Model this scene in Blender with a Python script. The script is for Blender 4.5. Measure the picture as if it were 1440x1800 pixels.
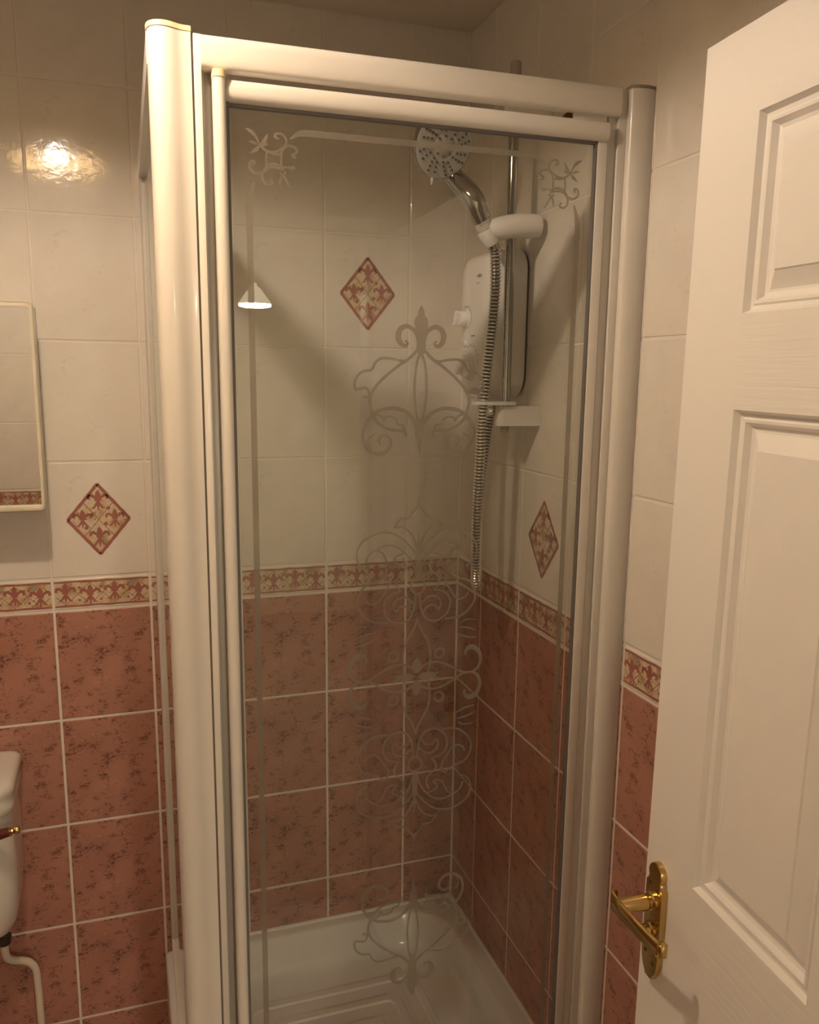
import bpy, bmesh, math, random
import numpy as np
from mathutils import Vector, Matrix, noise as mnoise

for o in list(bpy.data.objects):
    bpy.data.objects.remove(o)
scene = bpy.context.scene
COL = scene.collection
PI = math.pi
R = math.radians

# ------------------------------------------------------------------ camera
cam_data = bpy.data.cameras.new('camera')
cam = bpy.data.objects.new('camera', cam_data)
COL.objects.link(cam)
cam_data.sensor_fit = 'VERTICAL'
cam_data.sensor_height = 36.0
cam_data.lens = 36.0 * 1479.45 / 1800.0
cam_data.shift_x = -0.00573
cam_data.shift_y = 0.01899
cam_data.clip_start = 0.01
cam.matrix_world = Matrix(((0.945146, 0.046262, -0.323354, -0.781845),
    (-0.326372, 0.174375, -0.929018, -1.914293),
    (0.013406, 0.983592, 0.179909, 0.435389),
    (0.000000, 0.000000, 0.000000, 1.000000)))
scene.camera = cam

# ------------------------------------------------------------------ world, light, exposure
world = bpy.data.worlds.new('world')
scene.world = world
world.use_nodes = True
world.node_tree.nodes['Background'].inputs[0].default_value = (1.0, 0.8, 0.58, 1)
world.node_tree.nodes['Background'].inputs[1].default_value = 0.0
vs = scene.view_settings
vs.view_transform = 'Standard'
vs.look = 'None'
vs.gamma = 1.0
vs.use_curve_mapping = False
vs.exposure = 0.0

BULB = (-0.928, -0.955, 1.085)          # bathroom ceiling bulb
BULB_POWER = 17.5
BULB_COLOR = (1.0, 0.82, 0.665)
HALL_LAMP = (-0.365, -3.95, 0.79)
HALL_POWER = 640.0

# ------------------------------------------------------------------ helpers
ROOT_INV = {}


def tag(o, label=None, cat=None, group=None, kind=None):
    if label: o['label'] = label
    if cat: o['category'] = cat
    if group: o['group'] = group
    if kind: o['kind'] = kind
    return o


def thing(name, label, cat, loc=(0, 0, 0), rot=(0, 0, 0), group=None, kind=None):
    o = bpy.data.objects.new(name, None)
    COL.objects.link(o)
    o.location = loc
    o.rotation_euler = rot
    o.empty_display_size = 0.05
    tag(o, label, cat, group, kind)
    from mathutils import Euler
    ROOT_INV[o.name] = (Matrix.Translation(Vector(loc)) @ Euler(rot).to_matrix().to_4x4()).inverted()
    return o


def link(name, bm, mats, parent=None, smooth=None, world=True, label=None):
    """make ONE mesh object; vertices are in world space unless world=False"""
    if world and parent is not None:
        root = parent
        while root.parent is not None:
            root = root.parent
        if root.name in ROOT_INV:
            bm.transform(ROOT_INV[root.name])
    me = bpy.data.meshes.new(name)
    bm.normal_update()
    bm.to_mesh(me)
    bm.free()
    if not isinstance(mats, (list, tuple)):
        mats = [mats]
    for m in mats:
        me.materials.append(m)
    o = bpy.data.objects.new(name, me)
    COL.objects.link(o)
    if parent is not None:
        o.parent = parent
    if smooth is not None:
        me.polygons.foreach_set('use_smooth', [True] * len(me.polygons))
        if smooth < 179:
            b2 = bmesh.new(); b2.from_mesh(me)
            lim = R(smooth)
            for e in b2.edges:
                if len(e.link_faces) == 2 and e.calc_face_angle(0) > lim:
                    e.smooth = False
            b2.to_mesh(me); b2.free()
    if label: o['label'] = label
    return o


def BM():
    return bmesh.new()


def box(bm, c, s, bevel=0.0, seg=2, mat=0, rot=None):
    b = bmesh.new()
    bmesh.ops.create_cube(b, size=1.0)
    for v in b.verts:
        v.co = Vector((v.co.x * s[0], v.co.y * s[1], v.co.z * s[2]))
    if bevel > 0:
        bmesh.ops.bevel(b, geom=b.edges[:], offset=bevel, segments=seg, profile=0.5, affect='EDGES')
    if rot is not None:
        b.transform(rot)
    b.transform(Matrix.Translation(Vector(c)))
    merge(bm, b, mat)


def bx(bm, x0, x1, y0, y1, z0, z1, bevel=0.0, seg=2, mat=0):
    box(bm, ((x0 + x1) / 2, (y0 + y1) / 2, (z0 + z1) / 2), (abs(x1 - x0), abs(y1 - y0), abs(z1 - z0)), bevel, seg, mat)


def merge(bm, b, mat=None):
    mp = {}
    for v in b.verts:
        mp[v] = bm.verts.new(v.co)
    for f in b.faces:
        try:
            nf = bm.faces.new([mp[v] for v in f.verts])
            nf.material_index = f.material_index if mat is None else mat
            nf.smooth = f.smooth
        except ValueError:
            pass
    b.free()


def loops(bm, rings, close=True, cap0=True, cap1=True, mat=0):
    """skin a list of equal-length vertex rings"""
    vr = [[bm.verts.new(p) for p in r] for r in rings]
    n = len(vr[0])
    for a, b in zip(vr[:-1], vr[1:]):
        for i in range(n if close else n - 1):
            j = (i + 1) % n
            f = bm.faces.new((a[i], a[j], b[j], b[i])); f.material_index = mat
    if cap0 and close:
        f = bm.faces.new(list(reversed(vr[0]))); f.material_index = mat
    if cap1 and close:
        f = bm.faces.new(vr[-1]); f.material_index = mat
    return vr


def extrude_z(bm, prof, z0, z1, mat=0):
    loops(bm, [[(x, y, z0) for x, y in prof], [(x, y, z1) for x, y in prof]], mat=mat)


def extrude_x(bm, prof, x0, x1, mat=0):
    loops(bm, [[(x0, y, z) for y, z in prof], [(x1, y, z) for y, z in prof]], mat=mat)


def extrude_y(bm, prof, y0, y1, mat=0):
    loops(bm, [[(x, y0, z) for x, z in prof], [(x, y1, z) for x, z in prof]], mat=mat)


def frame_of(d):
    d = Vector(d).normalized()
    a = Vector((0, 0, 1)) if abs(d.z) < 0.9 else Vector((1, 0, 0))
    u = d.cross(a).normalized()
    v = d.cross(u).normalized()
    return d, u, v


def lathe(bm, origin, axis, prof, n=32, mat=0, cap0=True, cap1=True):
    """prof = [(radius, distance along axis)]"""
    d, u, v = frame_of(axis)
    o = Vector(origin)
    rings = []
    for r, h in prof:
        rings.append([o + d * h + (u * math.cos(t) + v * math.sin(t)) * max(r, 1e-5)
                      for t in [2 * PI * i / n for i in range(n)]])
    loops(bm, rings, mat=mat, cap0=cap0, cap1=cap1)


def smooth_path(pts, per=8):
    P = [Vector(p) for p in pts]
    P = [P[0] * 2 - P[1]] + P + [P[-1] * 2 - P[-2]]
    out = []
    for i in range(1, len(P) - 2):
        p0, p1, p2, p3 = P[i - 1:i + 3]
        for k in range(per):
            t = k / per
            out.append(0.5 * ((2 * p1) + (p2 - p0) * t + (2 * p0 - 5 * p1 + 4 * p2 - p3) * t * t
                              + (3 * p1 - p0 - 3 * p2 + p3) * t ** 3))
    out.append(P[-2])
    return out


def tube(bm, path, rad, n=16, mat=0, cap=True, flat=None):
    """sweep a circle (or an ellipse when flat=(ku,kv)) along path; rad may be a list"""
    path = [Vector(p) for p in path]
    m = len(path)
    rad = rad if isinstance(rad, (list, tuple)) else [rad] * m
    d0 = (path[1] - path[0]).normalized()
    _, u, v = frame_of(d0)
    rings = []
    for i in range(m):
        if i == 0: d = d0
        elif i == m - 1: d = (path[-1] - path[-2]).normalized()
        else: d = (path[i + 1] - path[i - 1]).normalized()
        u = (u - d * u.dot(d)).normalized()
        v = d.cross(u).normalized()
        ku, kv = flat if flat else (1, 1)
        rings.append([path[i] + (u * math.cos(t) * ku + v * math.sin(t) * kv) * rad[i]
                      for t in [2 * PI * k / n for k in range(n)]])
    loops(bm, rings, mat=mat, cap0=cap, cap1=cap)


def rrect(x0, x1, y0, y1, r, n=6):
    """rounded rectangle outline, counter-clockwise"""
    pts = []
    for cx, cy, a in ((x1 - r, y1 - r, 0), (x0 + r, y1 - r, PI / 2), (x0 + r, y0 + r, PI), (x1 - r, y0 + r, 1.5 * PI)):
        for k in range(n + 1):
            t = a + PI / 2 * k / n
            pts.append((cx + r * math.cos(t), cy + r * math.sin(t)))
    return pts


# ------------------------------------------------------------------ materials
def mat_new(name):
    m = bpy.data.materials.new(name)
    m.use_nodes = True
    nt = m.node_tree
    return m, nt, nt.nodes['Principled BSDF']


def plain(name, col, rough=0.4, metal=0.0, bump=0.0, bscale=300.0, coat=0.0, var=0.03):
    m, nt, b = mat_new(name)
    N = nt.nodes.new; L = nt.links.new
    b.inputs['Roughness'].default_value = rough
    b.inputs['Metallic'].default_value = metal
    if coat:
        b.inputs['Coat Weight'].default_value = coat
        b.inputs['Coat Roughness'].default_value = 0.08
    tc = N('ShaderNodeTexCoord')
    no = N('ShaderNodeTexNoise'); no.inputs['Scale'].default_value = 18.0; no.inputs['Detail'].default_value = 3.0
    L(tc.outputs['Object'], no.inputs['Vector'])
    mr = N('ShaderNodeMapRange')
    mr.inputs['To Min'].default_value = 1.0 - var; mr.inputs['To Max'].default_value = 1.0 + var
    L(no.outputs['Fac'], mr.inputs['Value'])
    mx = N('ShaderNodeMix'); mx.data_type = 'RGBA'; mx.blend_type = 'MULTIPLY'
    mx.inputs['Factor'].default_value = 1.0
    mx.inputs['A'].default_value = (*col, 1)
    L(mr.outputs['Result'], mx.inputs['B'])
    L(mx.outputs['Result'], b.inputs['Base Color'])
    if bump:
        n2 = N('ShaderNodeTexNoise'); n2.inputs['Scale'].default_value = bscale
        L(tc.outputs['Object'], n2.inputs['Vector'])
        bp = N('ShaderNodeBump'); bp.inputs['Strength'].default_value = bump; bp.inputs['Distance'].default_value = 0.001
        L(n2.outputs['Fac'], bp.inputs['Height'])
        L(bp.outputs['Normal'], b.inputs['Normal'])
    return m


def tile_material(name, base, dark, pink):
    """glazed ceramic tile; UV holds metres inside each tile so that every tile carries the same print"""
    m, nt, b = mat_new(name)
    N = nt.nodes.new; L = nt.links.new
    uv = N('ShaderNodeUVMap'); uv.uv_map = 'tile'
    tc = N('ShaderNodeTexCoord')
    # soft clouding
    c1 = N('ShaderNodeTexNoise'); c1.inputs['Scale'].default_value = 9.0 if pink else 14.0
    c1.inputs['Detail'].default_value = 4.0
    L(uv.outputs['UV'], c1.inputs['Vector'])
    # streaky flecks, stretched sideways
    mp = N('ShaderNodeMapping'); mp.inputs['Scale'].default_value = (105.0, 215.0, 1.0) if pink else (46.0, 80.0, 1.0)
    mp.inputs['Rotation'].default_value = (0, 0, -0.08 if pink else 0.6)
    L(uv.outputs['UV'], mp.inputs['Vector'])
    f1 = N('ShaderNodeTexNoise'); f1.inputs['Scale'].default_value = 1.0; f1.inputs['Detail'].default_value = 5.0
    f1.inputs['Roughness'].default_value = 0.65; f1.inputs['Distortion'].default_value = 1.2
    L(mp.outputs['Vector'], f1.inputs['Vector'])
    # where flecks gather
    g = N('ShaderNodeTexNoise'); g.inputs['Scale'].default_value = 30.0 if pink else 22.0; g.inputs['Detail'].default_value = 2.0
    L(uv.outputs['UV'], g.inputs['Vector'])
    ad = N('ShaderNodeMath'); ad.operation = 'MULTIPLY_ADD'
    L(g.outputs['Fac'], ad.inputs[0]); ad.inputs[1].default_value = 0.75; L(f1.outputs['Fac'], ad.inputs[2])
    r1 = N('ShaderNodeMapRange')
    lo_, hi_, mx_ = (0.925, 1.07, 0.92) if pink else (1.00, 1.22, 0.42)
    r1.inputs['From Min'].default_value = lo_; r1.inputs['From Max'].default_value = hi_; r1.inputs['To Max'].default_value = mx_
    L(ad.outputs['Value'], r1.inputs['Value'])
    cl = N('ShaderNodeValToRGB')
    e = cl.color_ramp.elements
    if pink:
        e[0].position = 0.3; e[0].color = (base[0] * 0.86, base[1] * 0.84, base[2] * 0.82, 1)
        e[1].position = 0.7; e[1].color = (base[0] * 1.10, base[1] * 1.12, base[2] * 1.12, 1)
    else:
        e[0].position = 0.3; e[0].color = (base[0] * 0.96, base[1] * 0.955, base[2] * 0.95, 1)
        e[1].position = 0.7; e[1].color = (base[0] * 1.02, base[1] * 1.02, base[2] * 1.02, 1)
    L(c1.outputs['Fac'], cl.inputs['Fac'])
    mx = N('ShaderNodeMix'); mx.data_type = 'RGBA'
    L(r1.outputs['Result'], mx.inputs['Factor'])
    L(cl.outputs['Color'], mx.inputs['A'])
    mx.inputs['B'].default_value = (*dark, 1)
    last = mx.outputs['Result']
    if pink:
        # a few small pale pits
        vo = N('ShaderNodeTexNoise'); vo.inputs['Scale'].default_value = 1.0; vo.inputs['Detail'].default_value = 1.0
        m2 = N('ShaderNodeMapping'); m2.inputs['Scale'].default_value = (60.0, 140.0, 1.0); m2.inputs['Location'].default_value = (3.1, 8.2, 0)
        L(uv.outputs['UV'], m2.inputs['Vector']); L(m2.outputs['Vector'], vo.inputs['Vector'])
        r2 = N('ShaderNodeValToRGB'); r2.color_ramp.elements[0].position = 0.73; r2.color_ramp.elements[1].position = 0.78
        L(vo.outputs['Fac'], r2.inputs['Fac'])
        mx2 = N('ShaderNodeMix'); mx2.data_type = 'RGBA'
        L(r2.outputs['Color'], mx2.inputs['Factor']); L(last, mx2.inputs['A'])
        mx2.inputs['B'].default_value = (0.62, 0.38, 0.27, 1)
        last = mx2.outputs['Result']
    L(last, b.inputs['Base Color'])
    b.inputs['Roughness'].default_value = 0.10 if not pink else 0.30
    b.inputs['Specular IOR Level'].default_value = 0.5
    # glaze ripple
    w = N('ShaderNodeTexNoise'); w.inputs['Scale'].default_value = 55.0; w.inputs['Detail'].default_value = 3.0
    L(tc.outputs['Object'], w.inputs['Vector'])
    bp = N('ShaderNodeBump'); bp.inputs['Strength'].default_value = 0.5; bp.inputs['Distance'].default_value = 0.0006 if not pink else 0.0005
    L(w.outputs['Fac'], bp.inputs['Height'])
    L(bp.outputs['Normal'], b.inputs['Normal'])
    return m


def print_ground(name):
    """mottled cream / ochre / grey print behind the fleur-de-lis"""
    m, nt, b = mat_new(name)
    N = nt.nodes.new; L = nt.links.new
    uv = N('ShaderNodeUVMap'); uv.uv_map = 'tile'
    n = N('ShaderNodeTexNoise'); n.inputs['Scale'].default_value = 28.0; n.inputs['Detail'].default_value = 2.0
    L(uv.outputs['UV'], n.inputs['Vector'])
    r = N('ShaderNodeValToRGB'); e = r.color_ramp.elements
    e[0].position = 0.33; e[0].color = (0.36, 0.32, 0.24, 1)
    e[1].position = 0.72; e[1].color = (0.58, 0.46, 0.33, 1)
    k = e.new(0.45); k.color = (0.62, 0.45, 0.27, 1)
    k = e.new(0.56); k.color = (0.66, 0.58, 0.44, 1)
    L(n.outputs['Fac'], r.inputs['Fac'])
    s = N('ShaderNodeTexNoise'); s.inputs['Scale'].default_value = 210.0; s.inputs['Detail'].default_value = 3.0; s.inputs['Distortion'].default_value = 1.0
    L(uv.outputs['UV'], s.inputs['Vector'])
    r2 = N('ShaderNodeValToRGB'); r2.color_ramp.elements[0].position = 0.63; r2.color_ramp.elements[1].position = 0.68
    L(s.outputs['Fac'], r2.inputs['Fac'])
    mx = N('ShaderNodeMix'); mx.data_type = 'RGBA'
    L(r2.outputs['Color'], mx.inputs['Factor']); L(r.outputs['Color'], mx.inputs['A'])
    mx.inputs['B'].default_value = (0.10, 0.055, 0.03, 1)
    L(mx.outputs['Result'], b.inputs['Base Color'])
    b.inputs['Roughness'].default_value = 0.25
    return m


def glass_material(name, tint=(0.942, 0.950, 0.930), film=0.010):
    """clear pane: Fresnel mirror over a tinted see-through sheet with a thin dried-water film"""
    m = bpy.data.materials.new(name); m.use_nodes = True
    nt = m.node_tree; nt.nodes.clear()
    N = nt.nodes.new; L = nt.links.new
    out = N('ShaderNodeOutputMaterial')
    tr = N('ShaderNodeBsdfTransparent'); tr.inputs['Color'].default_value = (*tint, 1)
    gl = N('ShaderNodeBsdfGlossy'); gl.inputs['Roughness'].default_value = 0.0; gl.inputs['Color'].default_value = (0.95, 0.97, 0.95, 1)
    # same mirror strength from either side of the pane
    ge = N('ShaderNodeNewGeometry')
    io = N('ShaderNodeMapRange'); io.inputs['To Min'].default_value = 1.5; io.inputs['To Max'].default_value = 1.0 / 1.5
    L(ge.outputs['Backfacing'], io.inputs['Value'])
    fr = N('ShaderNodeFresnel'); L(io.outputs['Result'], fr.inputs['IOR'])
    df = N('ShaderNodeBsdfDiffuse'); df.inputs['Color'].default_value = (0.72, 0.70, 0.64, 1)
    tc = N('ShaderNodeTexCoord')
    no = N('ShaderNodeTexNoise'); no.inputs['Scale'].default_value = 6.0; no.inputs['Detail'].default_value = 5.0
    L(tc.outputs['Object'], no.inputs['Vector'])
    mr = N('ShaderNodeMapRange'); mr.inputs['To Min'].default_value = film * 0.6; mr.inputs['To Max'].default_value = film * 1.4
    L(no.outputs['Fac'], mr.inputs['Value'])
    m1 = N('ShaderNodeMixShader'); L(mr.outputs['Result'], m1.inputs['Fac'])
    L(tr.outputs['BSDF'], m1.inputs[1]); L(df.outputs['BSDF'], m1.inputs[2])
    m2 = N('ShaderNodeMixShader'); L(fr.outputs['Fac'], m2.inputs['Fac'])
    L(m1.outputs['Shader'], m2.inputs[1]); L(gl.outputs['BSDF'], m2.inputs[2])
    L(m2.outputs['Shader'], out.inputs['Surface'])
    return m


def etched_material(name):
    m = bpy.data.materials.new(name); m.use_nodes = True
    nt = m.node_tree; nt.nodes.clear()
    N = nt.nodes.new; L = nt.links.new
    out = N('ShaderNodeOutputMaterial')
    tr = N('ShaderNodeBsdfTransparent'); tr.inputs['Color'].default_value = (0.86, 0.84, 0.79, 1)
    df = N('ShaderNodeBsdfDiffuse'); df.inputs['Color'].default_value = (0.37, 0.335, 0.28, 1)
    tl = N('ShaderNodeBsdfTranslucent'); tl.inputs['Color'].default_value = (0.52, 0.47, 0.40, 1)
    ms = N('ShaderNodeMixShader'); ms.inputs['Fac'].default_value = 0.5
    L(df.outputs['BSDF'], ms.inputs[1]); L(tl.outputs['BSDF'], ms.inputs[2])
    tc = N('ShaderNodeTexCoord')
    no = N('ShaderNodeTexNoise'); no.inputs['Scale'].default_value = 40.0
    L(tc.outputs['Object'], no.inputs['Vector'])
    mr = N('ShaderNodeMapRange'); mr.inputs['To Min'].default_value = 0.52; mr.inputs['To Max'].default_value = 0.63
    L(no.outputs['Fac'], mr.inputs['Value'])
    mx = N('ShaderNodeMixShader'); L(mr.outputs['Result'], mx.inputs['Fac'])
    L(tr.outputs['BSDF'], mx.inputs[1]); L(ms.outputs['Shader'], mx.inputs[2])
    L(mx.outputs['Shader'], out.inputs['Surface'])
    return m


def shade_material(name):
    m = bpy.data.materials.new(name); m.use_nodes = True
    nt = m.node_tree; nt.nodes.clear()
    N = nt.nodes.new; L = nt.links.new
    out = N('ShaderNodeOutputMaterial')
    d = N('ShaderNodeBsdfDiffuse'); d.inputs['Color'].default_value = (0.62, 0.50, 0.28, 1)
    t = N('ShaderNodeBsdfTranslucent'); t.inputs['Color'].default_value = (0.75, 0.58, 0.28, 1)
    no = N('ShaderNodeTexNoise'); no.inputs['Scale'].default_value = 30.0
    tc = N('ShaderNodeTexCoord'); L(tc.outputs['Object'], no.inputs['Vector'])
    mr = N('ShaderNodeMapRange'); mr.inputs['To Min'].default_value = .02; mr.inputs['To Max'].default_value = .10
    L(no.outputs['Fac'], mr.inputs['Value'])
    mx = N('ShaderNodeMixShader'); L(mr.outputs['Result'], mx.inputs['Fac'])
    L(d.outputs['BSDF'], mx.inputs[1]); L(t.outputs['BSDF'], mx.inputs[2])
    L(mx.outputs['Shader'], out.inputs['Surface'])
    return m


def emit(name, col, strength):
    m, nt, b = mat_new(name)
    b.inputs['Base Color'].default_value = (0.8, 0.8, 0.8, 1)
    b.inputs['Emission Color'].default_value = (*col, 1)
    b.inputs['Emission Strength'].default_value = strength
    return m


def painted_wood(name, vertical):
    m, nt, b = mat_new(name)
    N = nt.nodes.new; L = nt.links.new
    b.inputs['Base Color'].default_value = (0.86, 0.84, 0.81, 1)
    b.inputs['Roughness'].default_value = 0.38
    tc = N('ShaderNodeTexCoord')
    mp = N('ShaderNodeMapping')
    mp.inputs['Scale'].default_value = (170, 5, 1) if vertical else (5, 130, 1)
    L(tc.outputs['Object'], mp.inputs['Vector'])
    no = N('ShaderNodeTexNoise'); no.inputs['Scale'].default_value = 1.0; no.inputs['Detail'].default_value = 4.0
    no.inputs['Roughness'].default_value = 0.6; no.inputs['Distortion'].default_value = 0.6
    L(mp.outputs['Vector'], no.inputs['Vector'])
    bp = N('ShaderNodeBump'); bp.inputs['Strength'].default_value = 0.10 if vertical else 0.55
    bp.inputs['Distance'].default_value = 0.0012
    L(no.outputs['Fac'], bp.inputs['Height']); L(bp.outputs['Normal'], b.inputs['Normal'])
    return m


M_WHITE_TILE = tile_material('cream_glazed_tile', (0.78, 0.74, 0.68), (0.50, 0.46, 0.40), False)
M_PINK_TILE = tile_material('terracotta_pink_tile', (0.46, 0.225, 0.170), (0.12, 0.045, 0.028), True)
M_GROUT = plain('cream_grout', (0.80, 0.745, 0.66), 0.8, bump=0.3)
M_PRINT = print_ground('border_print_ground')
M_RED = plain('red_brown_print', (0.37, 0.135, 0.105), 0.28, var=0.25)
M_LINE = plain('brown_print_line', (0.33, 0.15, 0.10), 0.28, var=0.25)
M_FRAME = plain('white_enamelled_aluminium', (0.715, 0.685, 0.63), 0.32, coat=0.15)
M_CAP = plain('yellowed_plastic_cap', (0.80, 0.66, 0.40), 0.45)
M_CAP2 = plain('brown_grey_cap', (0.30, 0.24, 0.19), 0.5)
M_ALU = plain('grey_aluminium', (0.46, 0.44, 0.40), 0.4, metal=0.3)
M_SEAL = plain('grey_rubber_seal', (0.16, 0.15, 0.14), 0.55)
M_GLASS = glass_material('shower_glass')
M_ETCH = etched_material('etched_frost')
M_ACRYL = plain('white_acrylic', (0.82, 0.81, 0.80), 0.14, coat=0.3)
M_PLASTIC = plain('white_gloss_plastic', (0.90, 0.88, 0.875), 0.16, coat=0.2)
M_PLASTIC_M = plain('white_satin_plastic', (0.88, 0.86, 0.85), 0.30)
M_CHROME = plain('chrome', (0.42, 0.41, 0.39), 0.06, metal=1.0, var=0.01)
M_HOSE = plain('chrome_hose', (0.80, 0.78, 0.74), 0.16, metal=1.0, var=0.02)
M_SEAM = plain('grey_brown_seal', (0.46, 0.41, 0.35), 0.5)
M_GROOVE_SHADE = plain('hose_groove_shade', (0.05, 0.042, 0.035), 0.5)  # shade and built-up grime between the ridges, put into the colour
M_GAP_SHADE = plain('painted_gap_shade', (0.05, 0.045, 0.04), 0.6)  # near-black colour carries the shade of the gap behind the cover
M_JOINT = plain('brown_joint_line', (0.20, 0.16, 0.125), 0.6)
M_GREY = plain('grey_lettering', (0.20, 0.20, 0.20), 0.5)
M_BLUE = plain('blue_lettering', (0.08, 0.20, 0.28), 0.5)
M_FACE = plain('shower_face_grey', (0.60, 0.59, 0.58), 0.3)
M_NOZZLE = plain('nozzle_rubber', (0.14, 0.13, 0.12), 0.6)
M_BRASS = plain('polished_brass', (0.58, 0.41, 0.16), 0.20, metal=1.0, var=0.06)
M_BRASS_D = plain('brass_recess', (0.14, 0.08, 0.02), 0.4, metal=0.8)
M_PORC = plain('white_porcelain', (0.80, 0.77, 0.71), 0.10, coat=0.4)
M_CREAM = plain('cream_plastic', (0.80, 0.74, 0.60), 0.3)
M_MIRROR = plain('mirror_silver', (0.86, 0.88, 0.86), 0.015, metal=1.0, var=0.0)
M_WOODRED = plain('red_mahogany_lacquer', (0.12, 0.015, 0.010), 0.18, coat=0.4)
M_PIPE = plain('white_painted_pipe', (0.74, 0.67, 0.55), 0.4)
M_FITTING = plain('dark_pipe_fitting', (0.05, 0.035, 0.03), 0.4)
M_CEIL = plain('ceiling_paint', (0.76, 0.70, 0.60), 0.85)
M_HALL = plain('hall_wall_paint', (0.66, 0.60, 0.50), 0.85)
M_CARPET = plain('hall_floor', (0.30, 0.24, 0.18), 0.95)
M_FLOOR = plain('floor_vinyl', (0.34, 0.22, 0.16), 0.5)
M_DOORW = painted_wood('white_painted_door_rails', False)
M_DOORV = painted_wood('white_painted_door_stiles', True)
M_DOORP = plain('white_painted_door_panels', (0.86, 0.84, 0.81), 0.36, bump=0.05, bscale=60)
M_SHADE = shade_material('cream_glass_shade')
M_BULB = emit('warm_bulb', (1.0, 0.85, 0.62), 25.0)
M_PENDANT = emit('lamp_diffuser', (1.0, 0.86, 0.66), HALL_POWER)
M_CONE = emit('lit_cone_shade', (1.0, 0.82, 0.58), 4.0)


# ------------------------------------------------------------------ walls: real tiles on a grout bed
FLOOR_Z, CEIL_Z = -1.20, 1.20
LEVELS = [1.25, 1.0, 0.75, 0.50, 0.25, 0.0, -0.0728] + [-0.0728 - 0.25 * k for k in range(1, 6)]


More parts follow.
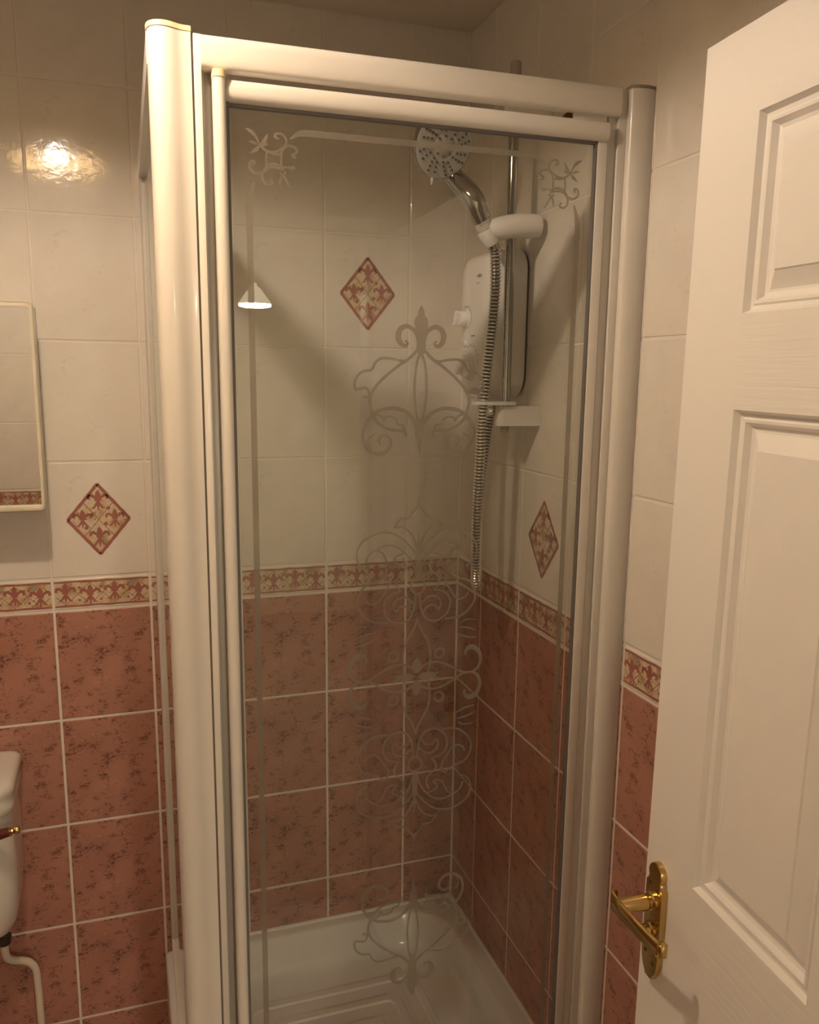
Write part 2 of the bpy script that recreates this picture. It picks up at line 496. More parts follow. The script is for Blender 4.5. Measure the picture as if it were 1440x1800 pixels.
class Wall:
    """builds one tiled wall mesh. o = origin, u = direction along the wall, n = normal into the room."""

    def __init__(self, o, u, n):
        self.o, self.u, self.n = Vector(o), Vector(u), Vector(n)
        self.bm = bmesh.new()
        self.uvl = self.bm.loops.layers.uv.new('tile')

    def P(self, a, z, h=0.0):
        return self.o + self.u * a + Vector((0, 0, z)) + self.n * h

    def face(self, pts, mat, org=(0, 0)):
        vs_ = [self.bm.verts.new(self.P(a, z, h)) for a, z, h in pts]
        f = self.bm.faces.new(vs_)
        f.material_index = mat
        f.normal_update()
        if f.normal.dot(self.n) < 0:
            f.normal_flip()
        for l in f.loops:
            d = l.vert.co - self.o
            l[self.uvl].uv = (d.dot(self.u) - org[0], d.z - org[1])
        return f

    def tile(self, a0, a1, z0, z1, mat, gap, org):
        g = gap / 2
        ring = lambda i, h: [(a0 + g + i, z0 + g + i, h), (a1 - g - i, z0 + g + i, h), (a1 - g - i, z1 - g - i, h), (a0 + g + i, z1 - g - i, h)]
        rs = [ring(0.0, -0.0022), ring(0.0007, -0.0008), ring(0.0022, 0.0)]
        for r0, r1 in zip(rs[:-1], rs[1:]):
            for i in range(4):
                j = (i + 1) % 4
                self.face([r0[i], r0[j], r1[j], r1[i]], mat, org)
        self.face(rs[-1], mat, org)

    def stroke(self, pts, mat, h=0.0003, org=(0, 0)):
        """ribbon through pts (a, z, width)"""
        L_, R_ = [], []
        m = len(pts)
        for i in range(m):
            p0 = pts[max(i - 1, 0)]; p1 = pts[min(i + 1, m - 1)]
            dx, dz = p1[0] - p0[0], p1[1] - p0[1]
            q = math.hypot(dx, dz) or 1
            nx, nz = -dz / q, dx / q
            w = pts[i][2] / 2
            L_.append((pts[i][0] + nx * w, pts[i][1] + nz * w, h)); R_.append((pts[i][0] - nx * w, pts[i][1] - nz * w, h))
        for i in range(m - 1):
            self.face([L_[i], L_[i + 1], R_[i + 1], R_[i]], mat, org)

    def disc(self, a, z, r, mat, h=0.0003):
        self.face([(a + r * math.cos(2 * PI * k / 10), z + r * math.sin(2 * PI * k / 10), h) for k in range(10)], mat)

    def fleur(self, a, z, s, flip=1, org=(0, 0)):
        """fleur-de-lis about s high centred on (a, z)"""
        T = lambda pts: [(a + x * s, z + y * s * flip, w * s) for x, y, w in pts]
        self.stroke(T([(0, -0.02, .05), (0, .12, .20), (0, .24, .26), (0, .36, .20), (0, .50, .02)]), 4, 0.00045, org)
        for sg in (-1, 1):
            self.stroke(T([(sg * .04, .0, .08), (sg * .14, .14, .12), (sg * .26, .24, .15), (sg * .38, .22, .16), (sg * .43, .10, .12), (sg * .34, .06, .05)]), 4, 0.0004, org)
            self.stroke(T([(sg * .03, -.04, .06), (sg * .10, -.20, .10), (sg * .19, -.34, .10), (sg * .30, -.38, .04)]), 4, 0.0004, org)
        self.stroke(T([(0, -.04, .08), (0, -.24, .12), (0, -.48, .03)]), 4, 0.00045, org)
        self.stroke(T([(-.15, .0, .07), (.15, .0, .07)]), 4, 0.0005, org)

    def border(self, a0, a1, z0, z1, org, clip):
        """printed border tile from the full tile a0..a1, kept inside clip"""
        c0, c1 = clip
        inn = lambda x: c0 + 0.003 < x < c1 - 0.003
        W_ = a1 - a0; zc = (z0 + z1) / 2; hh = (z1 - z0) / 2
        e0, e1 = max(a0 + .003, c0 + .003), min(a1 - .003, c1 - .003)
        if e1 - e0 < 0.004:
            return
        self.face([(e0, z0 + .0075, .0002), (e1, z0 + .0075, .0002), (e1, z1 - .0075, .0002), (e0, z1 - .0075, .0002)], 3, org)
        for zz in (z0 + .0095, z1 - .0095):
            k = 9
            self.stroke([(e0 + (e1 - e0) * i / k, zz + .0006 * math.sin(i * 2.1 + zz * 50), .0045 + .0012 * math.sin(i * 3.3)) for i in range(k + 1)], 4, .0004, org)
        q = W_ / 4
        zt, zb = z1 - .0125, z0 + .0125
        for i in range(5):
            for sg in (-1, 1):
                xa, xb = a0 + q * i - sg * q * .5, a0 + q * i + sg * q * .5
                n_ = 8
                seg = [(xa + (xb - xa) * t / n_, zb + (zt - zb) * t / n_) for t in range(n_ + 1)]
                seg = [p for p in seg if inn(p[0])]
                if len(seg) > 1:
                    self.stroke([(x, z_, .0014) for x, z_ in seg], 5, .0003, org)
        for i in range(4):
            x = a0 + q * (i + .5)
            if inn(x - .018) and inn(x + .018):
                self.fleur(x, zc - .001 + (.003 if i % 2 else -.002), .046, 1, org)
        for i in range(1, 4):
            x = a0 + q * i
            for zz in (zc + hh * .38, zc - hh * .40):
                if inn(x - .004) and inn(x + .004):
                    self.disc(x + .003 * (-1) ** i, zz, .0030, 4, .0004)

    def diamond(self, a, z, hw, hh):
        q = [(a, z + hh), (a + hw, z), (a, z - hh), (a - hw, z)]
        self.face([(x, y, .0002) for x, y in q], 3, (a, z))
        for i in range(4):
            p, r = q[i], q[(i + 1) % 4]
            n_ = 10
            cx_, cz_ = a, z
            pts = []
            for t in range(n_ + 1):
                x = p[0] + (r[0] - p[0]) * t / n_; y = p[1] + (r[1] - p[1]) * t / n_
                k = .955
                pts.append((cx_ + (x - cx_) * k, cz_ + (y - cz_) * k, .0068 + .0008 * math.sin(t * 2.3 + i)))
            self.stroke(pts, 4, .0004, (a, z))
        for sx, sz in ((0, 1), (0, -1), (1, 0), (-1, 0)):
            self.fleur(a + sx * hw * .50, z + sz * hh * .50 + .001, .046 if sx == 0 else .042, 1, (a, z))
        for sg in (-1, 1):
            self.stroke([(a - hw * .46, z - sg * hh * .46, .0016), (a, z, .0016), (a + hw * .46, z + sg * hh * .46, .0016)], 5, .0003, (a, z))
        for x, y in ((.012, .011), (-.014, -.010), (.026, -.018), (-.020, .024)):
            self.disc(a + x, z + y, .0042, 4, .0004)

    def build(self, name, lines, a_min, a_max, diamonds=(), hole=None):
        """lines = sorted grout positions"""
        ed = [a_min] + [x for x in lines if a_min + .004 < x < a_max - .004] + [a_max]
        pitch = .2005
        zz = LEVELS
        for k in range(len(zz) - 1):
            z1, z0 = min(zz[k], CEIL_Z), max(zz[k + 1], FLOOR_Z)
            if z1 - z0 < .004:
                continue
            kind = 0 if zz[k + 1] >= 0 else (2 if zz[k + 1] > -.1 else 1)
            for i in range(len(ed) - 1):
                a0, a1 = ed[i], ed[i + 1]
                spans = [(a0, a1)]
                if hole and z0 < hole[2]:
                    spans = []
                    if a0 < hole[0]: spans.append((a0, min(a1, hole[0])))
                    if a1 > hole[1]: spans.append((max(a0, hole[1]), a1))
                for s0, s1 in spans:
                    if s1 - s0 < .006:
                        continue
                    # the whole tile this piece was cut from
                    if i == 0: f0, f1 = ed[1] - pitch, ed[1]
                    elif i == len(ed) - 2: f0, f1 = ed[i], ed[i] + pitch
                    else: f0, f1 = a0, a1
                    org = (f0, zz[k + 1])
                    self.tile(s0, s1, z0, z1, 1 if kind == 1 else 0, .0045 if kind else .0026, org)
                    if kind == 2:
                        self.border(f0, f1, zz[k + 1], zz[k], org, (s0, s1))
        for d in diamonds:
            self.diamond(*d)
        # grout bed and the wall behind
        rects = [(a_min, a_max, FLOOR_Z, CEIL_Z)]
        if hole:
            rects = [(a_min, hole[0], FLOOR_Z, CEIL_Z), (hole[1], a_max, FLOOR_Z, CEIL_Z), (hole[0], hole[1], hole[2], CEIL_Z)]
        for r in rects:
            self.face([(r[0], r[2], -.0014), (r[1], r[2], -.0014), (r[1], r[3], -.0014), (r[0], r[3], -.0014)], 2)
            b = bmesh.new()
            c = self.P((r[0] + r[1]) / 2, (r[2] + r[3]) / 2, -.053)
            sz = [abs(self.u[i]) * (r[1] - r[0]) + abs(self.n[i]) * .1 for i in range(2)] + [r[3] - r[2]]
            bmesh.ops.create_cube(b, size=1.0)
            for v in b.verts:
                v.co = Vector([v.co[i] * sz[i] for i in range(3)]) + c
            merge(self.bm, b, 2)
        o = link(name, self.bm, [M_WHITE_TILE, M_PINK_TILE, M_GROUT, M_PRINT, M_RED, M_LINE], smooth=None, world=False)
        tag(o, kind='structure')
        return o


ROOM_X0, ROOM_Y1 = -1.75, -1.78
# back wall (y = 0): a runs towards -x from the corner
Wall((0, 0, 0), (-1, 0, 0), (0, -1, 0)).build(
    'wall_back', [.1387 + .2003 * k for k in range(-1, 9)], 0.0, -ROOM_X0,
    [(.8389, .1255, .0655, .0800), (.2385, .6215, .0655, .0820)])
# right wall (x = 0): a runs towards -y from the corner
Wall((0, 0, 0), (0, -1, 0), (-1, 0, 0)).build(
    'wall_right', [.1437 + .2009 * k for k in range(-1, 9)], 0.0, -ROOM_Y1,
    [(.4432, .1205, .0645, .0800)])
Wall((ROOM_X0, 0, 0), (0, -1, 0), (1, 0, 0)).build('wall_left', [.10 + .2 * k for k in range(0, 9)], 0.0, -ROOM_Y1)
# front wall with the doorway the photograph is taken from; seen only in the mirror
Wall((0, ROOM_Y1, 0), (-1, 0, 0), (0, 1, 0)).build(
    'wall_front', [.05 + .2 * k for k in range(0, 9)], 0.0, -ROOM_X0, hole=(.20, .98, .81))

bm = BM(); bx(bm, ROOM_X0 - .1, .1, ROOM_Y1 - .1, .1, CEIL_Z, CEIL_Z + .1)
tag(link('ceiling', bm, M_CEIL), kind='structure')
bm = BM(); bx(bm, ROOM_X0 - .1, .1, ROOM_Y1 - .1, .1, FLOOR_Z - .1, FLOOR_Z)
tag(link('floor', bm, M_FLOOR), kind='structure')
# the hallway behind the doorway, which the shower glass mirrors
HX0, HX1, HY = -1.35, .95, -5.2
for nm, b_ in (('wall_hall_left', (HX0 - .1, HX0, HY, ROOM_Y1 - .1, FLOOR_Z, CEIL_Z)),
               ('wall_hall_right', (HX1, HX1 + .1, HY, ROOM_Y1 - .1, FLOOR_Z, CEIL_Z)),
               ('wall_hall_back', (HX0 - .1, HX1 + .1, HY - .1, HY, FLOOR_Z, CEIL_Z))):
    bm = BM(); bx(bm, *b_); tag(link(nm, bm, M_HALL), kind='structure')
bm = BM(); bx(bm, .1, HX1, ROOM_Y1 - .2, ROOM_Y1 - .1, FLOOR_Z, CEIL_Z)
tag(link('wall_hall_front', bm, M_HALL), kind='structure')
bm = BM(); bx(bm, HX0 - .1, HX1 + .1, HY - .1, ROOM_Y1 - .1, CEIL_Z, CEIL_Z + .1)
tag(link('ceiling_hall', bm, M_CEIL), kind='structure')
bm = BM(); bx(bm, HX0 - .1, HX1 + .1, HY - .1, ROOM_Y1 - .1, FLOOR_Z - .1, FLOOR_Z)
tag(link('floor_hall', bm, M_CARPET), kind='structure')
# door lining
bm = BM()
for b_ in ((-.98, -.955, FLOOR_Z, .81), (-.222, -.20, FLOOR_Z, .81)):
    bx(bm, b_[0], b_[1], ROOM_Y1 - .105, ROOM_Y1 + .002, b_[2], b_[3], .002)
bx(bm, -.98, -.20, ROOM_Y1 - .105, ROOM_Y1 + .002, .797, .815, .002)
tag(link('trim_1', bm, M_DOORP), kind='structure')
# corner sealant where the two tiled walls meet and along the tray
bm = BM()
tube(bm, [(-.001, -.001, -.93), (-.001, -.001, CEIL_Z)], .0032, 8)
tag(link('trim_2', bm, M_GROUT), kind='structure')

# ------------------------------------------------------------------ shower tray
TX0, TX1, TY0, TY1, TZ = -.742, -.0005, -.775, -.0005, -.938
tray = thing('shower_tray', 'white acrylic shower tray with rounded basin inside the enclosure', 'shower tray', (-.37, -.39, FLOOR_Z))
bm = BM()
NS = 8
def ring_at(x0, x1, y0, y1, r, z): return [(x, y, z) for x, y in rrect(x0, x1, y0, y1, r, NS)]
ix0, ix1, iy0, iy1 = TX0 + .055, TX1 - .045, TY0 + .06, TY1 - .032
def inset(d, r, z): return ring_at(ix0 + d, ix1 - d, iy0 + d, iy1 - d, r, z)
rings = [ring_at(TX0, TX1, TY0, TY1, .012, FLOOR_Z), ring_at(TX0, TX1, TY0, TY1, .012, TZ - .006),
         ring_at(TX0 + .002, TX1 - .002, TY0 + .002, TY1 - .002, .012, TZ - .002),
         ring_at(TX0 + .006, TX1 - .006, TY0 + .006, TY1 - .006, .012, TZ),
         inset(-.004, .125, TZ), inset(.0, .12, TZ - .0015), inset(.004, .12, TZ - .006),
         inset(.016, .11, TZ - .070), inset(.024, .105, TZ - .084), inset(.040, .095, TZ - .091), inset(.060, .08, TZ - .093),
         inset(.105, .03, TZ - .095), inset(.108, .03, TZ - .0905), inset(.124, .028, TZ - .0905), inset(.127, .028, TZ - .095),
         inset(.165, .025, TZ - .096), inset(.168, .025, TZ - .0915), inset(.184, .022, TZ - .0915), inset(.187, .022, TZ - .096),
         inset(.225, .018, TZ - .097), inset(.228, .018, TZ - .0925), inset(.244, .014, TZ - .0925), inset(.247, .014, TZ - .097)]
loops(bm, rings)
link('basin', bm, M_ACRYL, tray, smooth=40)
bm = BM()
tube(bm, [(TX0 + .06, -.003, TZ + .001), (TX1, -.003, TZ + .001)], .0055, 8)
tube(bm, [(-.003, -.003, TZ + .001), (-.003, TY0 + .04, TZ + .001)], .0055, 8)
link('sealant_bead', bm, M_ACRYL, tray, smooth=60, label='white bead of sealant along the tiles')
bm = BM(); lathe(bm, (-.37, -.39, TZ - .0965), (0, 0, 1), [(.045, 0), (.045, .004), (.040, .006), (.012, .007)], 32)
link('drain_cover', bm, M_CHROME, tray, smooth=40)

# ------------------------------------------------------------------ shower enclosure
ENC_A = math.atan2(.028, .73)
enc = thing('shower_enclosure', 'white framed corner shower enclosure with etched glass pivot door', 'shower enclosure',
            (0, -.728, 0), (0, 0, -ENC_A))
ZB, ZTOP = -.931, .868


def part(name, bm, mat, parent, smooth=35, label=None):       # enclosure-local parts
    return link(name, bm, mat, parent, smooth=smooth, world=False, label=label)


# corner post: bull-nosed cover, groove, flat strip and inner channel
bm = BM()
cover = [(-.676, .0), (-.6765, -.0045), (-.683, -.0045), (-.689, -.0055), (-.694, -.0078), (-.699, -.0105), (-.705, -.0125), (-.711, -.0130),
         (-.717, -.0120), (-.7225, -.0090), (-.7270, -.0040), (-.7298, .0030), (-.7308, .0110), (-.7308, .032), (-.722, .038), (-.676, .038)]
extrude_z(bm, cover, ZB, ZTOP)
cp = part('corner_post', bm, M_FRAME, enc, 50)
bm = BM()
k0 = [(-.6755, .0), (-.676, -.0052), (-.683, -.0054), (-.689, -.0064), (-.694, -.0087), (-.699, -.0115), (-.705, -.0136), (-.711, -.0141),
      (-.717, -.0131), (-.7230, -.0099), (-.7279, -.0046), (-.7308, .0028), (-.7319, .0110), (-.7319, .033), (-.7225, .039), (-.6755, .039)]
extrude_z(bm, k0, ZTOP, ZTOP + .0062)
part('post_cap', bm, M_CAP, cp, 50, label='yellowed plastic cap on the corner post')
bm = BM()
bx(bm, -.6735, -.6640, -.0040, .030, ZB, ZTOP - .001, .0008)
part('edge_strip', bm, M_FRAME, cp, 40)
bm = BM()
bx(bm, -.6763, -.6733, -.0015, .030, ZB, ZTOP - .003)
part('groove', bm, M_JOINT, cp, None, label='dark joint line in the corner post')
bm = BM()
bx(bm, -.6640, -.6615, .004, .030, ZB, .826, .0004)
bx(bm, -.6615, -.6500, .014, .030, ZB, .826, .0004)
part('inner_channel', bm, M_ALU, cp, 40, label='grey aluminium channel beside the hinge stile')
# header
bm = BM()
prof = [(-.0045, .866), (-.0065, .8640), (-.0075, .855), (-.0078, .840), (-.0070, .832), (-.0050, .8278), (-.0015, .8262), (.010, .8262), (.010, .866)]
extrude_x(bm, prof, -.6640, -.0515)
part('header_rail', bm, M_FRAME, enc, 50)
# wall post
bm = BM()
bx(bm, -.0515, -.0385, -.0005, .030, ZB, ZTOP - .002, .0006)
wcov = [(-.0385, .004), (-.0383, -.0065), (-.0372, -.0098), (-.0340, -.0122), (-.0280, -.0148), (-.0210, -.0165), (-.0140, -.0168), (-.0080, -.0158),
        (-.0030, -.0142), (.0003, -.0130), (.0005, .0), (.0005, .030), (-.0385, .030)]
extrude_z(bm, wcov, ZB, ZTOP - .003)
wp = part('wall_post', bm, M_FRAME, enc, 35)
bm = BM()
extrude_z(bm, [(x * 1.01 - .0002, y - .001 if y < 0 else y) for x, y in wcov], ZTOP - .003, ZTOP + .0015)
part('post_cap', bm, M_CAP2, wp, 50, label='brown cap on the wall post')
bm = BM()
bx(bm, -.0006, .0012, -.0118, .034, ZB, ZTOP - .006)
part('wall_seal', bm, M_SEAM, wp, None, label='narrow grey seal against the tiles')
bm = BM()
bx(bm, -.0665, -.0515, .0065, .030, ZB, .826, .0006)
bx(bm, -.0660, -.0640, .0045, .010, ZB, .826, .0004)
part('door_jamb', bm, M_FRAME, wp, 40)
bm = BM()
bx(bm, -.126, -.070, .003, .022, .8180, .8275, .0008)
part('pivot_bracket', bm, M_FRAME, enc, 40)
bm = BM()
bx(bm, -.136, -.126, .006, .020, .8180, .8262, .0008)  # solid block, coloured dark brown for the shaded hole beside the bracket
part('pivot_hole', bm, M_BRASS_D, enc, 40, label='brown block standing for the dark hole at the top of the door')
# bottom rail of the front
bm = BM()
bx(bm, -.664, -.0515, -.006, .028, ZB, ZB + .032, .002)
part('threshold_rail', bm, M_FRAME, enc, 40)

# pivot door
bm = BM()
prof = [(.010, .8165), (-.001, .8165), (-.0058, .8150), (-.0086, .8100), (-.0093, .8030), (-.0082, .7960), (-.0050, .7910), (-.001, .7888), (.010, .7888)]
extrude_x(bm, prof, -.6340, -.0700)
door = part('pivot_door', bm, M_FRAME, enc, 50)
bm = BM()
prof = [(y, -.908 + (.8165 - z)) for y, z in prof]
extrude_x(bm, list(reversed(prof)), -.6340, -.0700)
part('bottom_rail', bm, M_FRAME, door, 50)
bm = BM()
st = [(-.6345 + .0, .010), (-.6345, -.0120), (-.6365, -.0150), (-.6405, -.0168), (-.6450, -.0165), (-.6485, -.0145), (-.6505, -.0110), (-.6508, .010)]
extrude_z(bm, st, -.915, .8150)
part('hinge_stile', bm, M_FRAME, door, 50)
bm = BM()
cxs, cys = -.6425, -.003
extrude_z(bm, [(cxs + (x - cxs) * 1.07, cys + (y - cys) * 1.07) for x, y in st], .8150, .8228)
extrude_z(bm, [(cxs + (x - cxs) * 1.04, cys + (y - cys) * 1.04) for x, y in st], .8228, .8240)
part('stile_cap', bm, M_CAP, door, 50, label='cream cap on top of the hinge stile')
bm = BM()
bx(bm, -.0850, -.0690, -.0010, .010, -.908, .7890, .0010)
part('lock_stile', bm, M_FRAME, door, 40)
bm = BM()
bx(bm, -.6345, -.6300, -.0035, .009, -.880, .7890)
bx(bm, -.6345, -.0840, .0005, .009, .7850, .7895)
bx(bm, -.0880, -.0848, .0005, .009, -.880, .7890)
part('glazing_seal', bm, M_SEAL, door, None, label='thin grey seal round the door glass')
bm = BM()
bx(bm, -.6330, -.0860, .0030, .0080, -.890, .7880)
pane = part('glass_pane', bm, M_GLASS, door, None)

# etched ornament: one quarter traced as strokes (u from the door's axis, z, width), mirrored four ways
T=[[(0.0003,0.5386,0.0015),(0.0005,0.5299,0.0087),(0.0006,0.5245,0.0091),(0.0006,0.5216,0.0117),(0.0007,0.5158,0.0197),(0.0008,0.51,0.0185),(0.0009,0.5037,0.0102),(0.001,0.4981,0.0098),(0.0006,0.4908,0.0117),(0.0006,0.4813,0.0132),(0.0004,0.474,0.0113)],
     [(0.0043,0.4888,0.0064),(0.0068,0.4976,0.0053),(0.0123,0.5049,0.006),(0.0224,0.5094,0.0064),(0.0311,0.5054,0.0079),(0.0351,0.4969,0.0087),(0.0337,0.4878,0.0083),(0.0286,0.4824,0.0064),(0.0229,0.4818,0.0045),(0.0206,0.4854,0.003),(0.0239,0.4884,0.0026)],
     [(0.0038,0.4772,0.0045),(0.0118,0.4689,0.0045),(0.021,0.4606,0.0045),(0.0326,0.4534,0.0045),(0.049,0.4408,0.0045),(0.0632,0.428,0.0045),(0.0729,0.4151,0.0045),(0.0775,0.4021,0.0045),(0.0759,0.3889,0.0045),(0.0693,0.3735,0.0045),(0.0601,0.3647,0.0045),(0.0462,0.3586,0.0045),(0.0322,0.357,0.0045),(0.0234,0.3561,0.0045),(0.0215,0.35,0.0045)],
     [(0.0234,0.3583,0.0034),(0.0263,0.3649,0.0034),(0.0344,0.3666,0.0034),(0.0377,0.3736,0.0034),(0.0458,0.3775,0.0034),(0.0539,0.3762,0.0034),(0.0557,0.3718,0.0034),(0.0598,0.3779,0.0034),(0.0679,0.3812,0.0034)],
     [(0.0072,0.473,0.0038),(0.0164,0.4637,0.0038),(0.0279,0.4593,0.0038),(0.0439,0.4621,0.0038),(0.0601,0.4624,0.0038),(0.0695,0.4562,0.0038),(0.0756,0.4455,0.0038),(0.0862,0.4439,0.0038),(0.0958,0.4371,0.0038),(0.1004,0.4274,0.0038),(0.1,0.4175,0.0038),(0.094,0.4179,0.0038),(0.0845,0.4196,0.0038),(0.0795,0.4141,0.0038),(0.0802,0.4064,0.0038),(0.0861,0.4065,0.0038)],
     [(-0.0004,0.4718,0.0038),(0.0056,0.4593,0.0038),(0.0087,0.436,0.0038),(0.0092,0.4103,0.0038),(0.0062,0.3844,0.0038),(0.0021,0.3671,0.0038)],
     [(0.0008,0.3497,0.0057),(0.0067,0.3671,0.0057),(0.0179,0.3818,0.0057),(0.0339,0.3892,0.0057),(0.0501,0.3895,0.0057),(0.0666,0.3845,0.0057),(0.0787,0.3735,0.0053),(0.0857,0.3613,0.0049),(0.0877,0.3491,0.0045),(0.085,0.3358,0.0053),(0.0776,0.3265,0.0057),(0.0658,0.3219,0.0053),(0.054,0.3243,0.0049),(0.0455,0.3339,0.0045),(0.046,0.3439,0.0042),(0.0534,0.35,0.0042),(0.0612,0.3477,0.0038),(0.0635,0.3409,0.003),(0.0608,0.336,0.0019)],
     [(0.0698,0.3532,0.0015),(0.0775,0.347,0.0026),(0.0801,0.3385,0.0026),(0.0751,0.3292,0.0019)],
     [(-0.0003,0.3714,0.0038),(-0.0001,0.3628,0.0083),(0.0,0.3541,0.0144),(-0.0003,0.3453,0.0113),(-0.0004,0.3344,0.0068),(-0.0005,0.3245,0.0034),(-0.0006,0.3169,0.0011)]]
L=[[(-0.0007,-0.1686,0.0032),(0.0029,-0.1696,0.0032),(0.0062,-0.1717,0.0032),(0.0088,-0.1747,0.0032),(0.0105,-0.1782,0.0032),(0.0112,-0.182,0.0032),(0.0107,-0.1857,0.0032),(0.009,-0.1888,0.0032),(0.0065,-0.1911,0.0032),(0.0033,-0.1924,0.0032),(-0.0003,-0.1925,0.0032)],
     [(0.0031,-0.1661,0.0029),(0.0047,-0.1542,0.0029),(0.0067,-0.1421,0.0029),(0.0126,-0.1304,0.0029),(0.0229,-0.1242,0.0029),(0.0352,-0.1245,0.0029),(0.0476,-0.133,0.0029),(0.0539,-0.1459,0.0029),(0.0531,-0.1583,0.0029),(0.0466,-0.1682,0.0029),(0.0361,-0.1732,0.0029),(0.0282,-0.1749,0.0029),(0.0336,-0.1818,0.0029),(0.0356,-0.1911,0.0029),(0.0313,-0.1977,0.0029),(0.0247,-0.2031,0.0029),(0.02,-0.2097,0.0029),(0.0202,-0.2188,0.0029),(0.0238,-0.2265,0.0029)],
     [(0.0078,-0.1555,0.0029),(0.0184,-0.1639,0.0029),(0.0289,-0.1643,0.0029),(0.0367,-0.1581,0.0029),(0.0386,-0.1494,0.0029),(0.0352,-0.1422,0.0029),(0.0317,-0.145,0.0029),(0.0286,-0.1496,0.0029),(0.0199,-0.1495,0.0029),(0.0129,-0.1446,0.0029),(0.0089,-0.137,0.0029)],
     [(0.0475,-0.1263,0.0029),(0.0652,-0.1269,0.0029),(0.0795,-0.1332,0.0029),(0.0906,-0.1448,0.0029),(0.096,-0.1581,0.0029),(0.0935,-0.174,0.0029),(0.0845,-0.1859,0.0029),(0.0702,-0.1906,0.0029),(0.0596,-0.196,0.0029),(0.0508,-0.203,0.0029),(0.0453,-0.1932,0.0029),(0.0469,-0.1844,0.0029),(0.0555,-0.1702,0.0029),(0.0633,-0.1599,0.0029),(0.0712,-0.1565,0.0029),(0.0802,-0.1601,0.0029),(0.084,-0.1665,0.0029)],
     [(0.0023,-0.1966,0.0025),(0.006,-0.2114,0.0025),(0.0124,-0.2249,0.0025),(0.0231,-0.2373,0.0025),(0.0375,-0.2466,0.0025),(0.0536,-0.2479,0.0025),(0.0678,-0.2417,0.0025),(0.0784,-0.234,0.0025),(0.0827,-0.2236,0.0025)],
     [(0.0231,-0.2345,0.0025),(0.0354,-0.2299,0.0025),(0.0379,-0.223,0.0025),(0.0316,-0.2163,0.0025),(0.0369,-0.2134,0.0025),(0.0467,-0.2169,0.0025),(0.0513,-0.2266,0.0025),(0.0569,-0.2369,0.0025),(0.0651,-0.2413,0.0025)],
     [(0.0028,-0.2326,0.0028),(0.0127,-0.2449,0.0028),(0.0253,-0.2576,0.0028),(0.0414,-0.2664,0.0028),(0.0612,-0.2683,0.0028),(0.0773,-0.2624,0.0028),(0.0898,-0.254,0.0028),(0.0964,-0.2401,0.0028),(0.096,-0.2254,0.0028),(0.0888,-0.2153,0.0028),(0.0797,-0.2104,0.0028)],
     [(0.0021,-0.2434,0.0027),(0.0076,-0.2587,0.0027),(0.0166,-0.2706,0.0027),(0.0274,-0.2762,0.0027),(0.038,-0.276,0.0027),(0.0337,-0.2827,0.0027),(0.0276,-0.2888,0.0027),(0.0152,-0.29,0.0027),(0.01,-0.2975,0.0027),(0.0039,-0.3039,0.0027),(0.0002,-0.3107,0.0027)],
     [(0.0,-0.1945,0.0053),(0.0,-0.2178,0.008),(-0.0001,-0.2358,0.0059),(-0.0002,-0.2539,0.0029),(-0.0003,-0.2703,0.0005)],
     [(0.0002,-0.3061,0.0029),(-0.0001,-0.3143,0.0019),(-0.0001,-0.3226,0.0005)]]
M=[[(0.0006,-0.1279,0.0031),(0.0037,-0.1164,0.0031),(0.0089,-0.1061,0.0031),(0.0185,-0.089,0.0031),(0.0226,-0.0677,0.0031),(0.0218,-0.0515,0.0031),(0.019,-0.036,0.0031)],
     [(0.0004,-0.0401,0.0014),(0.0005,-0.0449,0.0097),(0.0006,-0.0494,0.0133),(0.0006,-0.0548,0.0105),(0.0007,-0.0601,0.0055),(0.0008,-0.0641,0.0006)],
     [(0.0033,-0.034,0.0008),(0.0122,-0.0344,0.0083),(0.0211,-0.0349,0.0083),(0.0301,-0.0351,0.0047),(0.04,-0.0385,0.0008)],
     [(0.0175,-0.0323,0.0025),(0.0246,-0.0267,0.0025),(0.0335,-0.0266,0.0025),(0.0397,-0.0227,0.0025),(0.0379,-0.019,0.0025)],
     [(0.0053,-0.0472,0.0031),(0.0197,-0.0541,0.0033),(0.0359,-0.055,0.0033),(0.052,-0.049,0.0033),(0.0645,-0.0415,0.0033),(0.079,-0.0339,0.0036),(0.0936,-0.033,0.0039),(0.104,-0.0403,0.0044),(0.1086,-0.0517,0.0047),(0.1065,-0.0634,0.0055),(0.1002,-0.0719,0.0069),(0.0911,-0.0756,0.0075),(0.084,-0.0718,0.0055),(0.0812,-0.0655,0.0031),(0.0834,-0.062,0.0014)],
     [(0.0456,-0.0704,0.0033),(0.045,-0.0734,0.0033),(0.0434,-0.0759,0.0033),(0.041,-0.0773,0.0033),(0.0381,-0.0776,0.0033),(0.0352,-0.0767,0.0033),(0.0327,-0.0747,0.0033),(0.031,-0.072,0.0033),(0.0304,-0.0689,0.0033),(0.0309,-0.0659,0.0033),(0.0325,-0.0635,0.0033),(0.0349,-0.062,0.0033),(0.0378,-0.0617,0.0033),(0.0407,-0.0626,0.0033),(0.0432,-0.0646,0.0033),(0.0449,-0.0673,0.0033),(0.0456,-0.0704,0.0033)],
     [(0.0659,-0.1017,0.0006),(0.0768,-0.0956,0.0025),(0.0897,-0.092,0.0031),(0.1011,-0.0904,0.0006)],
     [(0.0671,-0.1107,0.0006),(0.079,-0.1096,0.0025),(0.0919,-0.106,0.0025),(0.1002,-0.1021,0.0006)],
     [(0.0718,-0.1167,0.0006),(0.0812,-0.1218,0.0019),(0.0923,-0.1218,0.0019),(0.1006,-0.119,0.0006)]]
